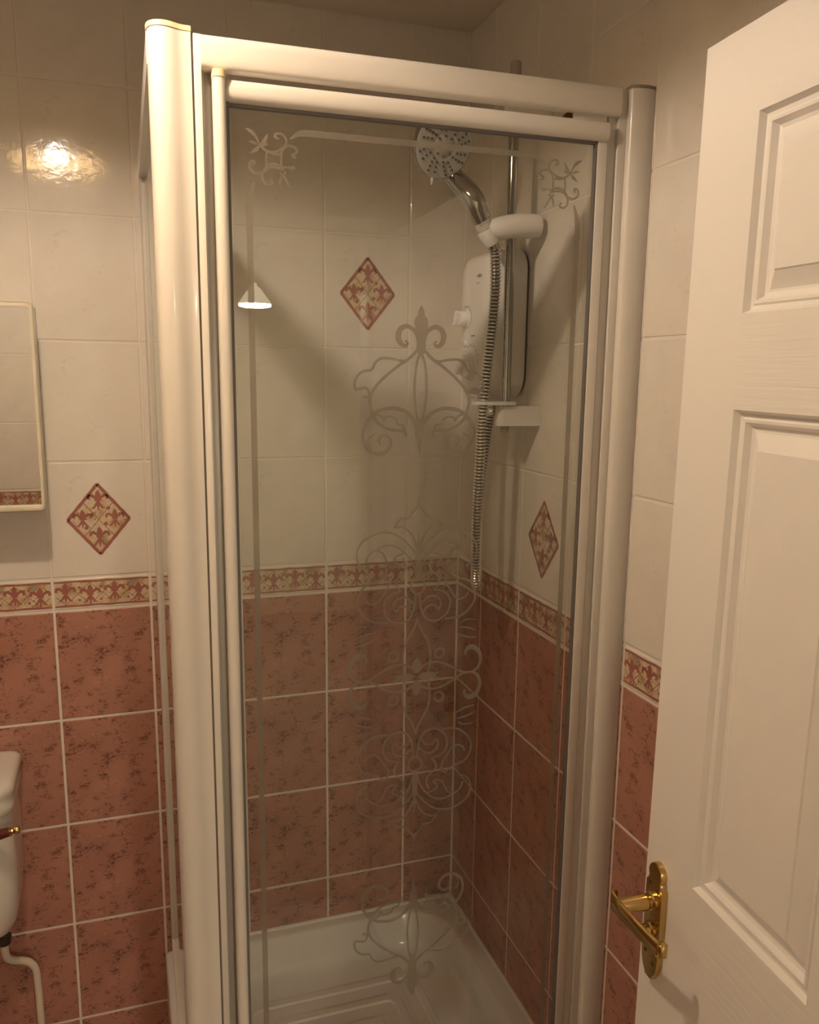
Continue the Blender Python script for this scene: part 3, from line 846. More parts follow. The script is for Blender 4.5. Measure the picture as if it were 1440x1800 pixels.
K=[[(0.1841,0.7284,0.0026),(0.1877,0.7308,0.0026),(0.1864,0.7328,0.0026),(0.182,0.7346,0.0026),(0.1818,0.7393,0.0026),(0.1872,0.7424,0.0026),(0.1953,0.742,0.0026),(0.2018,0.735,0.0026),(0.2035,0.7255,0.0026),(0.2033,0.7159,0.0026)],
     [(0.2032,0.7314,0.0026),(0.2138,0.7306,0.0026),(0.2219,0.7334,0.0026)],
     [(0.2219,0.7334,0.0026),(0.2235,0.7249,0.0026),(0.2221,0.7162,0.0026),(0.212,0.7181,0.0026),(0.2033,0.7159,0.0026)],
     [(0.1958,0.7436,0.0026),(0.1966,0.7522,0.0026),(0.2026,0.7569,0.0026),(0.2095,0.7564,0.0026),(0.2109,0.7523,0.0026),(0.2066,0.7506,0.0026)],
     [(0.1964,0.7442,0.0026),(0.2035,0.7373,0.0026),(0.2137,0.7333,0.0026),(0.2243,0.7346,0.0026),(0.2321,0.7417,0.0026)],
     [(0.2221,0.7162,0.0026),(0.2282,0.7074,0.0026),(0.2366,0.7042,0.0026),(0.2446,0.7081,0.0026),(0.2462,0.7147,0.0026),(0.2424,0.7193,0.0026),(0.239,0.718,0.0026),(0.2402,0.7148,0.0026)],
     [(0.1998,0.7113,0.0026),(0.2122,0.7138,0.0026),(0.2223,0.7113,0.0026),(0.2284,0.7036,0.0026),(0.2282,0.696,0.0026),(0.2221,0.6902,0.0026),(0.2157,0.6925,0.0026),(0.2174,0.6969,0.0026)],
     [(0.2309,0.7416,0.001),(0.225,0.7465,0.0049),(0.2201,0.7562,0.0006)],
     [(0.2321,0.7422,0.001),(0.2367,0.7506,0.003),(0.2427,0.7565,0.0043),(0.2507,0.7604,0.0006)],
     [(0.2328,0.7412,0.001),(0.2396,0.7428,0.0034),(0.2471,0.7445,0.0006)],
     [(0.2303,0.741,0.001),(0.2259,0.7412,0.0039),(0.2195,0.7428,0.0006)],
     [(0.2309,0.7405,0.001),(0.2363,0.7345,0.0049),(0.2448,0.7287,0.0006)],
     [(0.2034,0.7148,0.002),(0.1946,0.7152,0.0024),(0.1872,0.7147,0.0049),(0.1846,0.7177,0.001)],
     [(0.205,0.7074,0.0026),(0.2001,0.7038,0.0026),(0.1955,0.6959,0.0026),(0.1908,0.6892,0.0026)],
     [(0.1975,0.7079,0.0026),(0.204,0.7019,0.0026),(0.2056,0.6934,0.0026)]]

ZC, AX = -.033, -.3585
quarter = T + [[(u, 2 * ZC - z, w * 1.15) for u, z, w in s] for s in L + M] + [[(u, z, w * 1.15) for u, z, w in s] for s in K]
quarter += [[(.247, ZC, .0085), (.247, .60, .0085), (.2478, .648, .0085), (.2455, .675, .0075), (.240, .6945, .003)]]
quarter += [[(0, .7610, .0085), (.12, .7610, .0085), (.168, .7608, .0085), (.180, .7585, .0065), (.190, .752, .002)]]
quarter = [[tuple(p) for p in smooth_path(s, 4)] if len(s) > 3 else s for s in quarter]


def etched_mesh(strokes, u0, u1, z0, z1, h):
    us = np.arange(u0, u1 + h, h); zs = np.arange(z0, z1 + h, h)
    U, Z = np.meshgrid(us, zs, indexing='ij')
    S = np.full(U.shape, 1.0)
    for s in strokes:
        for (a, b, w0), (c, d, w1) in zip(s[:-1], s[1:]):
            m = max(w0, w1) + .006
            i0 = max(int((min(a, c) - m - u0) / h), 0); i1 = min(int((max(a, c) + m - u0) / h) + 2, len(us))
            j0 = max(int((min(b, d) - m - z0) / h), 0); j1 = min(int((max(b, d) + m - z0) / h) + 2, len(zs))
            if i1 <= i0 or j1 <= j0: continue
            uu, zz_ = U[i0:i1, j0:j1], Z[i0:i1, j0:j1]
            dx, dz = c - a, d - b
            q = dx * dx + dz * dz or 1e-12
            t = np.clip(((uu - a) * dx + (zz_ - b) * dz) / q, 0, 1)
            dist = np.hypot(uu - a - t * dx, zz_ - b - t * dz) - (w0 + (w1 - w0) * t) / 2
            S[i0:i1, j0:j1] = np.minimum(S[i0:i1, j0:j1], dist)
    polys = []
    for i in range(len(us) - 1):
        j = 0
        while j < len(zs) - 1:
            c = [S[i, j], S[i + 1, j], S[i + 1, j + 1], S[i, j + 1]]
            if max(c) <= 0:                       # merge a run of full cells
                k = j
                while k + 1 < len(zs) - 1 and max(S[i, k + 1], S[i + 1, k + 1], S[i, k + 2], S[i + 1, k + 2]) <= 0:
                    k += 1
                polys.append([(us[i], zs[j]), (us[i + 1], zs[j]), (us[i + 1], zs[k + 1]), (us[i], zs[k + 1])])
                j = k + 1
                continue
            if min(c) < 0:
                p = [(us[i], zs[j]), (us[i + 1], zs[j]), (us[i + 1], zs[j + 1]), (us[i], zs[j + 1])]
                out = []
                for k in range(4):
                    a, b = c[k], c[(k + 1) % 4]
                    pa, pb = p[k], p[(k + 1) % 4]
                    if a <= 0: out.append(pa)
                    if (a <= 0) != (b <= 0):
                        t = a / (a - b)
                        out.append((pa[0] + (pb[0] - pa[0]) * t, pa[1] + (pb[1] - pa[1]) * t))
                if len(out) > 2: polys.append(out)
            j += 1
    return polys


bm = BM()
for poly in etched_mesh(quarter, 0.0, .256, ZC, .775, .0010):
    for su in (1, -1):
        for sz in (1, -1):
            pts = [(AX + su * u, .00285, z if sz > 0 else 2 * ZC - z) for u, z in poly]
            if su * sz < 0: pts.reverse()
            bm.faces.new([bm.verts.new(p) for p in pts])
part('etched_pattern', bm, M_ETCH, door, None, label='frosted scrolls, border lines and corner flourishes etched on the door glass')

# fixed side panel (runs back to the tiled wall)
def seg_box(bm, x0, x1, y0, y1, z0, z1, bev=0.0):
    bx(bm, x0, x1, y0, y1, z0, z1, bev)
bm = BM()
loops(bm, [[(-.7305, -.690, z0_) if i == 0 else p for i, p in enumerate([(-.7305, -.690, z0_), (-.7100, -.690, z0_), (-.7050, -.002, z0_), (-.7270, -.002, z0_)])]
           for z0_ in (.828, .866)])
side = link('side_panel', bm, M_FRAME, enc, smooth=40)
bm = BM()
loops(bm, [[(-.7300, -.690, z_), (-.7110, -.690, z_), (-.7060, -.002, z_), (-.7260, -.002, z_)] for z_ in (ZB, ZB + .030)])
link('bottom_rail', bm, M_FRAME, side, smooth=40)
bm = BM()
loops(bm, [[(-.7225, -.690, z_), (-.7175, -.690, z_), (-.7135, -.006, z_), (-.7185, -.006, z_)] for z_ in (ZB + .026, .832)])
link('side_glass', bm, M_GLASS, side, smooth=None)
bm = BM()
extrude_z(bm, [(-.7265, -.0005), (-.7265, -.010), (-.7250, -.014), (-.7225, -.016), (-.7190, -.0165), (-.7190, -.024), (-.7165, -.026), (-.7100, -.026), (-.7035, -.026), (-.7020, -.024), (-.7020, -.0005)], ZB, .862)
link('wall_channel', bm, M_FRAME, side, smooth=35)
bm = BM()
bx(bm, -.7190, -.7180, -.0185, -.0165, ZB, .862)
link('channel_seal', bm, M_ALU, side, smooth=None, label='grey line down the wall channel')

# ------------------------------------------------------------------ electric shower
unit = thing('electric_shower', 'white electric shower unit with two dials on the tiled shower wall', 'electric shower', (0, -.235, .40))
def plan(z_shift, y0, y1, z0, z1, r, x): return [(x, y, z) for y, z in rrect(y0, y1, z0, z1, r, 8)]
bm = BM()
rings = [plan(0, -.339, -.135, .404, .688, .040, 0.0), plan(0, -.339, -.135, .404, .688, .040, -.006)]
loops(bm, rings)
link('back_plate', bm, M_GAP_SHADE, unit, smooth=40, label='back plate coloured dark to stand for the shadow gap behind the cover')
bm = BM()
Y0, Y1, Z0, Z1 = -.343, -.126, .398, .693
rings = [plan(0, Y0, Y1, Z0, Z1, .045, -.006), plan(0, Y0, Y1, Z0, Z1, .045, -.022), plan(0, Y0 + .001, Y1 - .002, Z0 + .001, Z1 - .001, .045, -.024),
         plan(0, Y0 + .001, Y1 - .006, Z0 + .002, Z1 - .002, .045, -.045), plan(0, Y0 + .003, Y1 - .022, Z0 + .004, Z1 - .006, .045, -.062),
         plan(0, Y0 + .007, Y1 - .042, Z0 + .008, Z1 - .012, .045, -.074), plan(0, Y0 + .013, Y1 - .062, Z0 + .015, Z1 - .020, .042, -.081),
         plan(0, Y0 + .022, Y1 - .082, Z0 + .024, Z1 - .030, .034, -.0845), plan(0, Y0 + .040, Y1 - .100, Z0 + .045, Z1 - .050, .018, -.0862)]
loops(bm, rings)
link('cover', bm, M_PLASTIC_M, unit, smooth=50)
def dial(name, y, z, r, h, grip, x0=-.0845):
    b = BM()
    lathe(b, (x0 + .004, y, z), (-1, 0, 0), [(r * 1.18, 0), (r * 1.18, .006), (r * 1.10, .008), (r * 1.02, .009), (r, h * .55), (r * .93, h * .9), (r * .80, h), (r * .3, h + .001)], 40)
    o = link(name, b, M_PLASTIC, unit, smooth=40)
    g = BM()
    box(g, (x0 - h - .001, y, z), (.012, r * .42, r * 1.9), .003, 3, rot=Matrix.Rotation(grip, 4, 'X'))
    link('grip_bar', g, M_PLASTIC, o, smooth=40)
    return o
dial('power_dial', -.226, .558, .0165, .024, .35)
dial('temperature_dial', -.252, .462, .0275, .022, .9)
bm = BM(); lathe(bm, (-.080, -.222, .508), (-1, 0, 0), [(.0085, 0), (.0085, .008), (.006, .011), (.002, .0118)], 24)
link('start_button', bm, M_PLASTIC, unit, smooth=40)
bm = BM()
for k in range(22):          # dark printed arc round the power dial
    t0, t1 = R(115 - 9 * k), R(115 - 9 * (k + 1))
    w0 = .0022 * (1 - k / 24); w1 = .0022 * (1 - (k + 1) / 24)
    f = lambda t, r: (-.0866, -.226 - r * math.cos(t), .558 + r * math.sin(t))
    bm.faces.new([bm.verts.new(p) for p in (f(t0, .0245), f(t1, .0245), f(t1, .0245 + w1), f(t0, .0245 + w0))])
link('dial_scale', bm, M_BLUE, unit, smooth=None, label='dark printed arc around the upper dial')
bm = BM()
for k in range(9):
    t = R(150 - 17 * k)
    y, z = -.252 - .041 * math.cos(t), .462 + .041 * math.sin(t)
    box(bm, (-.0863, y, z), (.0006, .0022, .0042), 0)
box(bm, (-.0863, -.262, .522), (.0006, .020, .0022), 0)
link('dial_scale', bm, M_GREY, unit, smooth=None, label='small grey tick marks round the lower dial')


def lettering(name, txt, size, mat, parent, M4):
    cu = bpy.data.curves.new(name, 'FONT')
    cu.body = txt; cu.size = size; cu.align_x = 'CENTER'; cu.align_y = 'CENTER'; cu.extrude = .00015
    tmp = bpy.data.objects.new(name, cu); COL.objects.link(tmp)
    dg = bpy.context.evaluated_depsgraph_get(); dg.update()
    me = bpy.data.meshes.new_from_object(tmp.evaluated_get(dg))
    b = bmesh.new(); b.from_mesh(me); b.transform(M4)
    bpy.data.objects.remove(tmp); bpy.data.curves.remove(cu); bpy.data.meshes.remove(me)
    return link(name, b, mat, parent, smooth=None)


def text_frame(p, right, up):
    x = Vector(right).normalized(); z = x.cross(Vector(up)).normalized(); y = z.cross(x)
    m = Matrix((x, y, z)).transposed().to_4x4()
    m.translation = Vector(p)
    return m


lettering('logo_lettering', 'mira', .0125, M_GREY, unit, text_frame((-.0868, -.290, .640), (0, -1, 0), (0, 0, 1)))
lettering('logo_lettering', 'sport', .0085, M_CREAM, unit, text_frame((-.0868, -.284, .626), (0, -1, 0), (0, 0, 1)))

# ------------------------------------------------------------------ riser rail
RX, RY = -.070, -.395
rail = thing('shower_riser_rail', 'chrome riser rail with white slider beside the electric shower', 'shower rail', (RX, RY, .33))
bm = BM(); lathe(bm, (RX, RY, .345), (0, 0, 1), [(.0095, 0), (.0095, .640)], 32)
link('tube', bm, M_CHROME, rail, smooth=40)
bm = BM()
lathe(bm, (RX, RY, .975), (0, 0, 1), [(.0102, 0), (.0102, .028), (.0095, .0300), (.0085, .0305)], 32)
link('end_cap', bm, M_ALU, rail, smooth=40)
bm = BM()
lathe(bm, (RX, RY, .330), (0, 0, 1), [(.0075, 0), (.0085, .002), (.0085, .016)], 24)
for k in range(4):
    box(bm, (RX + .0088 * math.cos(k * PI / 2 + .5), RY + .0088 * math.sin(k * PI / 2 + .5), .338), (.002, .002, .012), 0)
link('end_cap', bm, M_ALU, rail, smooth=40)
bm = BM()
pr = [(p[0], p[1]) for p in rrect(-.088, .0, RY - .016, RY + .014, .010, 5)]
pr = [(x if x < -.02 else min(x, -.0005), y if x < -.02 else (RY - .016 if y < RY else RY + .014)) for x, y in pr]
loops(bm, [[(x, y, .3445) for x, y in pr], [(x, y, .3825) for x, y in pr]])
link('bracket', bm, M_PLASTIC_M, rail, smooth=30)
bm = BM()
loops(bm, [[(x, y, .915) for x, y in pr], [(x, y, .950) for x, y in pr]])
link('bracket', bm, M_PLASTIC_M, rail, smooth=30)
# hose ring: flat plate sticking out past the rail
bm = BM()
ring = rrect(-.137, -.052, RY - .022, RY + .018, .012, 5)
loops(bm, [[(x, y, .3850) for x, y in ring], [(x, y, .3915) for x, y in ring]])
link('hose_ring', bm, M_PLASTIC_M, rail, smooth=30)
# slider clamp: rounded bar pointing into the cubicle
bm = BM()
path = smooth_path([(-.012, RY - .004, .7225), (-.030, RY - .004, .7215), (-.060, RY - .004, .719), (-.090, RY - .002, .714), (-.116, RY + .002, .707)], 6)
rd = []
for i, p in enumerate(path):
    t = i / (len(path) - 1)
    rd.append(.0208 + .003 * math.sin(t * PI) - .002 * t)
rd[0] = .006; 
path.insert(1, path[0] + (path[1] - path[0]) * .12); rd.insert(1, .0150)
path.insert(2, path[0] + (path[2] - path[0]) * .55); rd.insert(2, .0196)
tube(bm, path, rd, 28)
link('slider', bm, M_PLASTIC, rail, smooth=60)
bm = BM()
HP = Vector((-.117, RY + .002, .704))         # socket that holds the hand shower
HD = Vector((-.036, -.001, .062)).normalized()
lathe(bm, HP - HD * .024, HD, [(.0125, 0), (.0150, .004), (.0185, .022), (.0190, .030), (.0172, .031)], 32)
link('handset_socket', bm, M_PLASTIC, rail, smooth=40)

# ------------------------------------------------------------------ hand shower
head_c = Vector((-.212, -.404, .846))
camv = (Vector(cam.matrix_world.translation) - head_c).normalized()
rightv = Vector((.945, -.326, .013)); upv = Vector((.046, .174, .984))
hn = (camv * .84 + rightv * .50 - upv * .26).normalized()
hs = thing('hand_shower', 'chrome hand shower with round grey spray face held on the riser rail slider', 'shower head', tuple(HP))
bm = BM()
RH = .0575
lathe(bm, head_c, -hn, [(RH, 0), (RH + .0012, .003), (RH + .0005, .010), (RH * .93, .020), (RH * .72, .030), (RH * .42, .036), (RH * .1, .038)], 56)
body = link('spray_head', bm, M_CHROME, hs, smooth=50)
bm = BM()
d_, fu, fv = frame_of(hn)
lathe(bm, head_c - hn * .001, hn, [(RH - .001, 0), (RH - .002, .0024), (RH - .008, .0034), (RH * .42, .0040), (RH * .40, .0030), (RH * .36, .0030), (RH * .33, .0042), (.001, .0048)], 56)
face_ = link('spray_face', bm, M_FACE, body, smooth=40)
bm = BM()
for k in range(16):
    t = 2 * PI * k / 16 + .1
    for j, rr in enumerate((.30, .47, .60, .73, .86) if k % 2 == 0 else (.52, .66, .80)):
        tt = t + (.05 * j)
        p = head_c + (fu * math.cos(tt) + fv * math.sin(tt)) * RH * rr + hn * .0030
        lathe(bm, p, hn, [(.0024, 0), (.0020, .0024)], 7)
link('nozzles', bm, M_NOZZLE, face_, smooth=None, label='dark rubber nozzles in radiating rows')
bm = BM()
low_d = (-upv - rightv * .05); low_d = (low_d - hn * low_d.dot(hn)).normalized()
low = head_c + low_d * (RH - .002)
tube(bm, [low - hn * .004, low + hn * .003 + low_d * .008, low + hn * .004 + low_d * .013], [.0035, .003, .002], 10)
link('spray_lever', bm, M_FACE, body, smooth=50)
bm = BM()
A = HP + HD * .010
rim_d = rightv * .60 - upv * .84
rim_d = (rim_d - hn * rim_d.dot(hn)).normalized()
hpath = smooth_path([A, A + HD * .030, Vector((-.150, -.392, .765)), head_c + rim_d * RH * 1.04 - hn * .020, head_c + rim_d * RH * .55 - hn * .030], 8)
n_ = len(hpath)
hr = [.0140 + .0068 * math.sin(PI * min(1, 1.15 * i / n_)) - (.004 * max(0, (i / n_ - .75)) * 4) for i in range(n_)]
tube(bm, hpath, hr, 28)
link('handle', bm, M_CHROME, hs, smooth=60)
bm = BM()
gp = [p + hn * .0165 for p in hpath[9:27]]
tube(bm, gp, [.0008 + .0048 * math.sin(PI * i / (len(gp) - 1)) for i in range(len(gp))], 12)
link('grip_inlay', bm, M_ALU, hs, smooth=60, label='grey inlay along the handle')
bm = BM()
lathe(bm, A - HD * .002, HD, [(.0150, 0), (.0165, .003), (.0165, .018), (.0145, .026), (.010, .028)], 32)
col_ = link('collar', bm, M_FACE, hs, smooth=40, label='pale grey collar with a small logo')
lettering('logo_lettering', 'mira', .0085, M_GREY, col_, text_frame(A + HD * .011 + camv * .0168, rightv * .85 + upv * .5, upv * .85 - rightv * .5))

# ------------------------------------------------------------------ hose
hose = thing('shower_hose', 'ribbed chrome shower hose looping down from the hand shower to the unit', 'hose', (-.09, -.34, .01))
B0 = HP - HD * .024
hp = smooth_path([B0, (-.099, RY + .004, .660), (-.099, RY, .60), (-.105, RY - .002, .52), (-.113, RY, .43), (-.118, RY + .001, .36),
                  (-.1205, RY + .002, .26), (-.1215, RY + .006, .16), (-.117, -.380, .09), (-.110, -.366, .040), (-.104, -.352, .016), (-.098, -.336, .018), (-.094, -.325, .045),
                  (-.090, -.318, .12), (-.082, -.310, .20), (-.070, -.301, .28), (-.060, -.296, .34), (-.055, -.294, .374)], 12)
# resample evenly, ridges every 6.2 mm
def resample(path, step):
    out = [path[0]]; acc = 0.0
    for a, b in zip(path[:-1], path[1:]):
        l = (b - a).length
        while acc + l >= step:
            t = (step - acc) / l
            a = a + (b - a) * t; l = (b - a).length; out.append(a); acc = 0.0
        acc += l
    return out
fine = resample(hp, .00165)
rr = [(.0104, .0104, .0080, .0080)[i % 4] for i in range(len(fine))]
bm = BM(); tube(bm, fine, rr, 18)
for i, f in enumerate(bm.faces):
    if i < 18 * (len(fine) - 1) and (i // 18) % 4 == 2:
        f.material_index = 1  # groove rings coloured dark to deepen their shade
link('ribbed_hose', bm, [M_HOSE, M_GROOVE_SHADE], hose, smooth=50)
bm = BM()
lathe(bm, fine[-1] - Vector((0, 0, .012)), (0, 0, 1), [(.0098, 0), (.0105, .002), (.0105, .022), (.0085, .026)], 8)
link('hose_nut', bm, M_CHROME, hose, smooth=30)
bm = BM()
lathe(bm, B0 + HD * .004, -HD, [(.0105, 0), (.0105, .010), (.0095, .014)], 24)
link('hose_nut', bm, M_CHROME, hose, smooth=40)

# ------------------------------------------------------------------ bathroom door (door_1)
DYAW, DROLL = -1.6430047, -.0098430
u_ = Vector((math.cos(DYAW), math.sin(DYAW), 0)); zc_ = Vector((0, 0, 1))
DU = u_ * math.cos(DROLL) + zc_ * math.sin(DROLL)
DV = -u_ * math.sin(DROLL) + zc_ * math.cos(DROLL)
DN = DU.cross(DV)                                     # points into the room
DM = Matrix((DU, DV, DN)).transposed().to_4x4()
DM.translation = Vector((-.1627, -1.0787, .79))       # top of the free edge, on the visible face
DW, DH, DT = .686, 1.975, .035
d1 = bpy.data.meshes.new('door_1')
bm = BM()
us = [0, .100, .293, .393, .586, DW]
vsr = [0, -.0885, -.2840, -.3825, -.9440, -1.1120, -1.765, -DH]
PROF = [(0, 0), (0.0035, -0.007), (0.0075, -0.008), (0.0095, -0.006), (0.0125, -0.0064), (0.0165, -0.0128), (0.02, -0.0142), (0.0225, -0.014), (0.039, -0.0052), (0.0405, -0.0032)]
def Dq(pts, mat):
    f = bm.faces.new([bm.verts.new(p) for p in pts]); f.material_index = mat
    return f
for i in range(5):
    for j in range(7):
        a0, a1, b1, b0 = us[i], us[i + 1], vsr[j], vsr[j + 1]
        if i in (1, 3) and j in (1, 3, 5):
            prev = None
            for d, h in PROF:
                ring = [(a0 + d, b0 + d, h), (a1 - d, b0 + d, h), (a1 - d, b1 - d, h), (a0 + d, b1 - d, h)]
                if prev:
                    for k in range(4):
                        Dq([prev[k], prev[(k + 1) % 4], ring[(k + 1) % 4], ring[k]], 2)
                prev = ring
            Dq(prev, 2)
        else:
            Dq([(a0, b0, 0), (a1, b0, 0), (a1, b1, 0), (a0, b1, 0)], 1 if i in (0, 2, 4) and not (i == 2 and j in (0, 2, 4, 6)) else 0)
# edges and back
e = .0015
Dq([(0, -DH, 0), (0, 0, 0), (0, 0, -DT), (0, -DH, -DT)], 1)
Dq([(DW, -DH, 0), (DW, -DH, -DT), (DW, 0, -DT), (DW, 0, 0)], 1)
Dq([(0, 0, 0), (DW, 0, 0), (DW, 0, -DT), (0, 0, -DT)], 1)
Dq([(0, -DH, 0), (0, -DH, -DT), (DW, -DH, -DT), (DW, -DH, 0)], 1)
Dq([(0, -DH, -DT), (0, 0, -DT), (DW, 0, -DT), (DW, -DH, -DT)], 1)
bmesh.ops.remove_doubles(bm, verts=bm.verts[:], dist=1e-5)
bmesh.ops.recalc_face_normals(bm, faces=bm.faces[:])
bm.to_mesh(d1); bm.free()
for m in (M_DOORW, M_DOORV, M_DOORP): d1.materials.append(m)
door1 = bpy.data.objects.new('door_1', d1); COL.objects.link(door1)
door1.matrix_world = DM
tag(door1, 'white panelled bathroom door standing open at the right with brass lever handle', 'door', kind='structure')


def dpart(name, bm, mat, parent, smooth=40, label=None):
    return link(name, bm, mat, parent, smooth=smooth, world=False, label=label)


# brass handle; local frame: x along the door from its free edge, y up, z out of the face
HC, HT_, HB_ = .0335, -.9520, -1.1130
bm = BM()
out = []
hw = .0190
def bp(side):
    s = side
    return [(HC + s * .0130, HT_ - .0220), (HC + s * .0150, HT_ - .0245), (HC + s * .0150, HT_ - .0275), (HC + s * hw, HT_ - .0300), (HC + s * hw, HB_ + .0320),
            (HC + s * hw * .93, HB_ + .0230), (HC + s * hw * .80, HB_ + .0140), (HC + s * hw * .62, HB_ + .0080), (HC + s * .0085, HB_ + .0040), (HC + s * .0070, HB_ + .0005)]
top = [(HC + .0150 * math.cos(t), HT_ - .0150 + .0150 * math.sin(t)) for t in [PI * k / 10 for k in range(11)]]
outline = top + [(x, y) for x, y in bp(-1)] + [(x, y) for x, y in reversed(bp(1))]
cxx, cyy = HC, (HT_ + HB_) / 2
def shr(k, kz): return [(cxx + (x - cxx) * k, cyy + (y - cyy) * (1 - (1 - k) * .22), kz) for x, y in outline]
loops(bm, [shr(1.0, 0.0), shr(1.0, .0068), shr(.96, .0082), shr(.80, .0086)])
bmesh.ops.recalc_face_normals(bm, faces=bm.faces[:])
hb = dpart('door_handle', bm, M_BRASS, door1, 35)
bm = BM()
for x, y in ((-.009, HT_ - .030), (.010, HT_ - .034), (-.009, HB_ + .034), (.010, HB_ + .026)):
    lathe(bm, (HC + x * .95, y, .0082), (0, 0, 1), [(.0031, 0), (.0028, .0008), (.001, .0006)], 12)
dpart('fixing_screws', bm, M_BRASS_D, hb, 40, label='four dark fixing screws')
bm = BM()
SP = -1.0035
lathe(bm, (HC, SP, .0080), (0, 0, 1), [(.0125, 0), (.0125, .004), (.0105, .006), (.0092, .0065), (.0092, .0085), (.0105, .010), (.0110, .013), (.0100, .030), (.0090, .048), (.0082, .052)], 28)
dpart('handle_neck', bm, M_BRASS, hb, 40)
bm = BM()
lev = [(-.0135, .0545, .0115, .0035), (-.0125, .0585, .0120, .0030), (-.009, .0605, .0118, .0030), (.010, .0585, .0108, .0030), (.045, .0540, .0100, .0030),
       (.072, .0500, .0100, .0028), (.080, .0488, .0100, .0026)]
def lring(x, z, hy, hz):
    y = SP + .002 - .006 * (x + .0135) / .094
    return [(HC + x + sx * hz * .0, y + sy * hy * k, z + s3 * hz) for sx, sy, k, s3 in ((0, -1, .8, -1), (0, 1, .8, -1), (0, 1, 1, -.4), (0, 1, 1, .4), (0, 1, .8, 1), (0, -1, .8, 1), (0, -1, 1, .4), (0, -1, 1, -.4))]
loops(bm, [lring(*q) for q in lev])
lathe(bm, (HC + .0815, SP - .0125, .0440), (0, 1, 0), [(.0045, 0), (.0062, .0015), (.0062, .0155), (.0045, .017)], 20)
bmesh.ops.recalc_face_normals(bm, faces=bm.faces[:])
dpart('lever', bm, M_BRASS, hb, 50)
bm = BM()
lathe(bm, (HC, -1.0440, .0080), (0, 0, 1), [(.0110, 0), (.0110, .003), (.0085, .005), (.0080, .010)], 24)
box(bm, (HC, -1.0440, .0200), (.0050, .0190, .0130), .0018, 3)
dpart('thumb_turn', bm, M_BRASS, hb, 40)
bm = BM()
for v in (-.18, -.98, -1.78):
    bx(bm, DW - .002, DW + .010, v - .045, v + .045, -.012, .004, .002)
dpart('hinge', bm, M_BRASS, door1, 40)

# ------------------------------------------------------------------ mirror cabinet
mc = thing('mirror_cabinet', 'cream framed mirror cabinet on the tiled wall above the cistern', 'mirror cabinet', (-1.11, 0, .156))
CX0, CX1, CZ0, CZ1, CD = -1.295, -.9335, .166, .569, .118
bm = BM(); bx(bm, CX0 + .004, CX1 - .004, -CD + .018, -.0005, CZ0 + .004, CZ1 - .004, .004, 3)
link('cabinet_body', bm, M_CREAM, mc, smooth=40)
bm = BM()
def cr(d, y): return [(x, y, z) for x, z in rrect(CX0 + d, CX1 - d, CZ0 + d, CZ1 - d, .009, 5)]
rings = [cr(.001, -CD + .017), cr(0, -CD + .015), cr(0, -CD + .002), cr(.0015, -CD), cr(.0026, -CD), cr(.0029, -CD + .0018), cr(.0036, -CD + .0018), cr(.0039, -CD - .0006), cr(.0058, -CD - .0006), cr(.0062, -CD + .003)]
vr = loops(bm, rings, cap0=True, cap1=False)
bmesh.ops.recalc_face_normals(bm, faces=bm.faces[:])
md = link('mirror_frame', bm, M_CREAM, mc, smooth=35)
bm = BM(); bx(bm, CX0 + .0055, CX1 - .0055, -CD + .0012, -CD + .004, CZ0 + .0055, CZ1 - .0055)
link('mirror', bm, M_MIRROR, md, smooth=None, label='mirror reflecting the tiled wall opposite')
for za, zb_ in ((CZ1 - .0125, CZ1 - .0055), (CZ0 + .0055, CZ0 + .0125)):
    bm = BM(); bx(bm, CX0 + .0060, CX1 - .0060, -CD - .0002, -CD + .004, za, zb_, .001)
    link('frame_rail', bm, M_CREAM, md, smooth=40)

# ------------------------------------------------------------------ cistern
ci = thing('toilet_cistern', 'white porcelain toilet cistern at the left edge against the pink tiles', 'cistern', (-1.215, 0, -.72))
XC, HWID, CDP = -1.219, .188, .185
bm = BM()
def cs(hw, d, z, r=.045):
    return [(x, min(y, -.004), z) for x, y in rrect(XC - hw, XC + hw, -d, .03, r, 7)]
prof = [(.120, .110, -.752), (.148, .130, -.748), (.168, .148, -.730), (.178, .160, -.702), (.184, .168, -.665), (.187, .173, -.615), (.188, .176, -.550), (.186, .176, -.470), (.184, .174, -.446)]
loops(bm, [cs(*p) for p in prof])
link('tank', bm, M_PORC, ci, smooth=50)
bm = BM()
prof = [(.184, .176, -.447), (.189, .184, -.445), (.1925, .189, -.438), (.1935, .190, -.425), (.1915, .187, -.416), (.1930, .188, -.407), (.1955, .191, -.398), (.1953, .190, -.390), (.1925, .186, -.3835), (.187, .178, -.379), (.176, .164, -.3765), (.120, .110, -.3755)]
loops(bm, [cs(*p) for p in prof])
link('lid', bm, M_PORC, ci, smooth=50)
bm = BM()
ly, lz = -.2065, -.462
lx = XC + .122
lathe(bm, (lx - .006, -.172, lz), (0, -1, 0), [(.014, 0), (.014, .008), (.009, .012), (.008, .036)], 20)
fl = link('flush_lever', bm, M_BRASS, ci, smooth=40, label='brass flush lever')
bm = BM()
pp = smooth_path([(lx - .020, ly, lz - .012), (lx + .005, ly, lz - .010), (lx + .040, ly, lz - .003), (lx + .068, ly, lz + .002)], 5)
tube(bm, pp, [.008 + .0035 * math.sin(PI * (.15 + .8 * i / len(pp))) for i in range(len(pp))], 16)
link('lever_grip', bm, M_WOODRED, fl, smooth=60, label='dark red lacquered grip')
bm = BM()
lathe(bm, (lx + .066, ly, lz + .0018), (1, 0, .12), [(.0075, 0), (.0095, .001), (.0095, .004), (.006, .005), (.0055, .008), (.0082, .010), (.0090, .014), (.0070, .019), (.002, .0205)], 20)
link('lever_knob', bm, M_BRASS, fl, smooth=50, label='brass finial')
bm = BM()
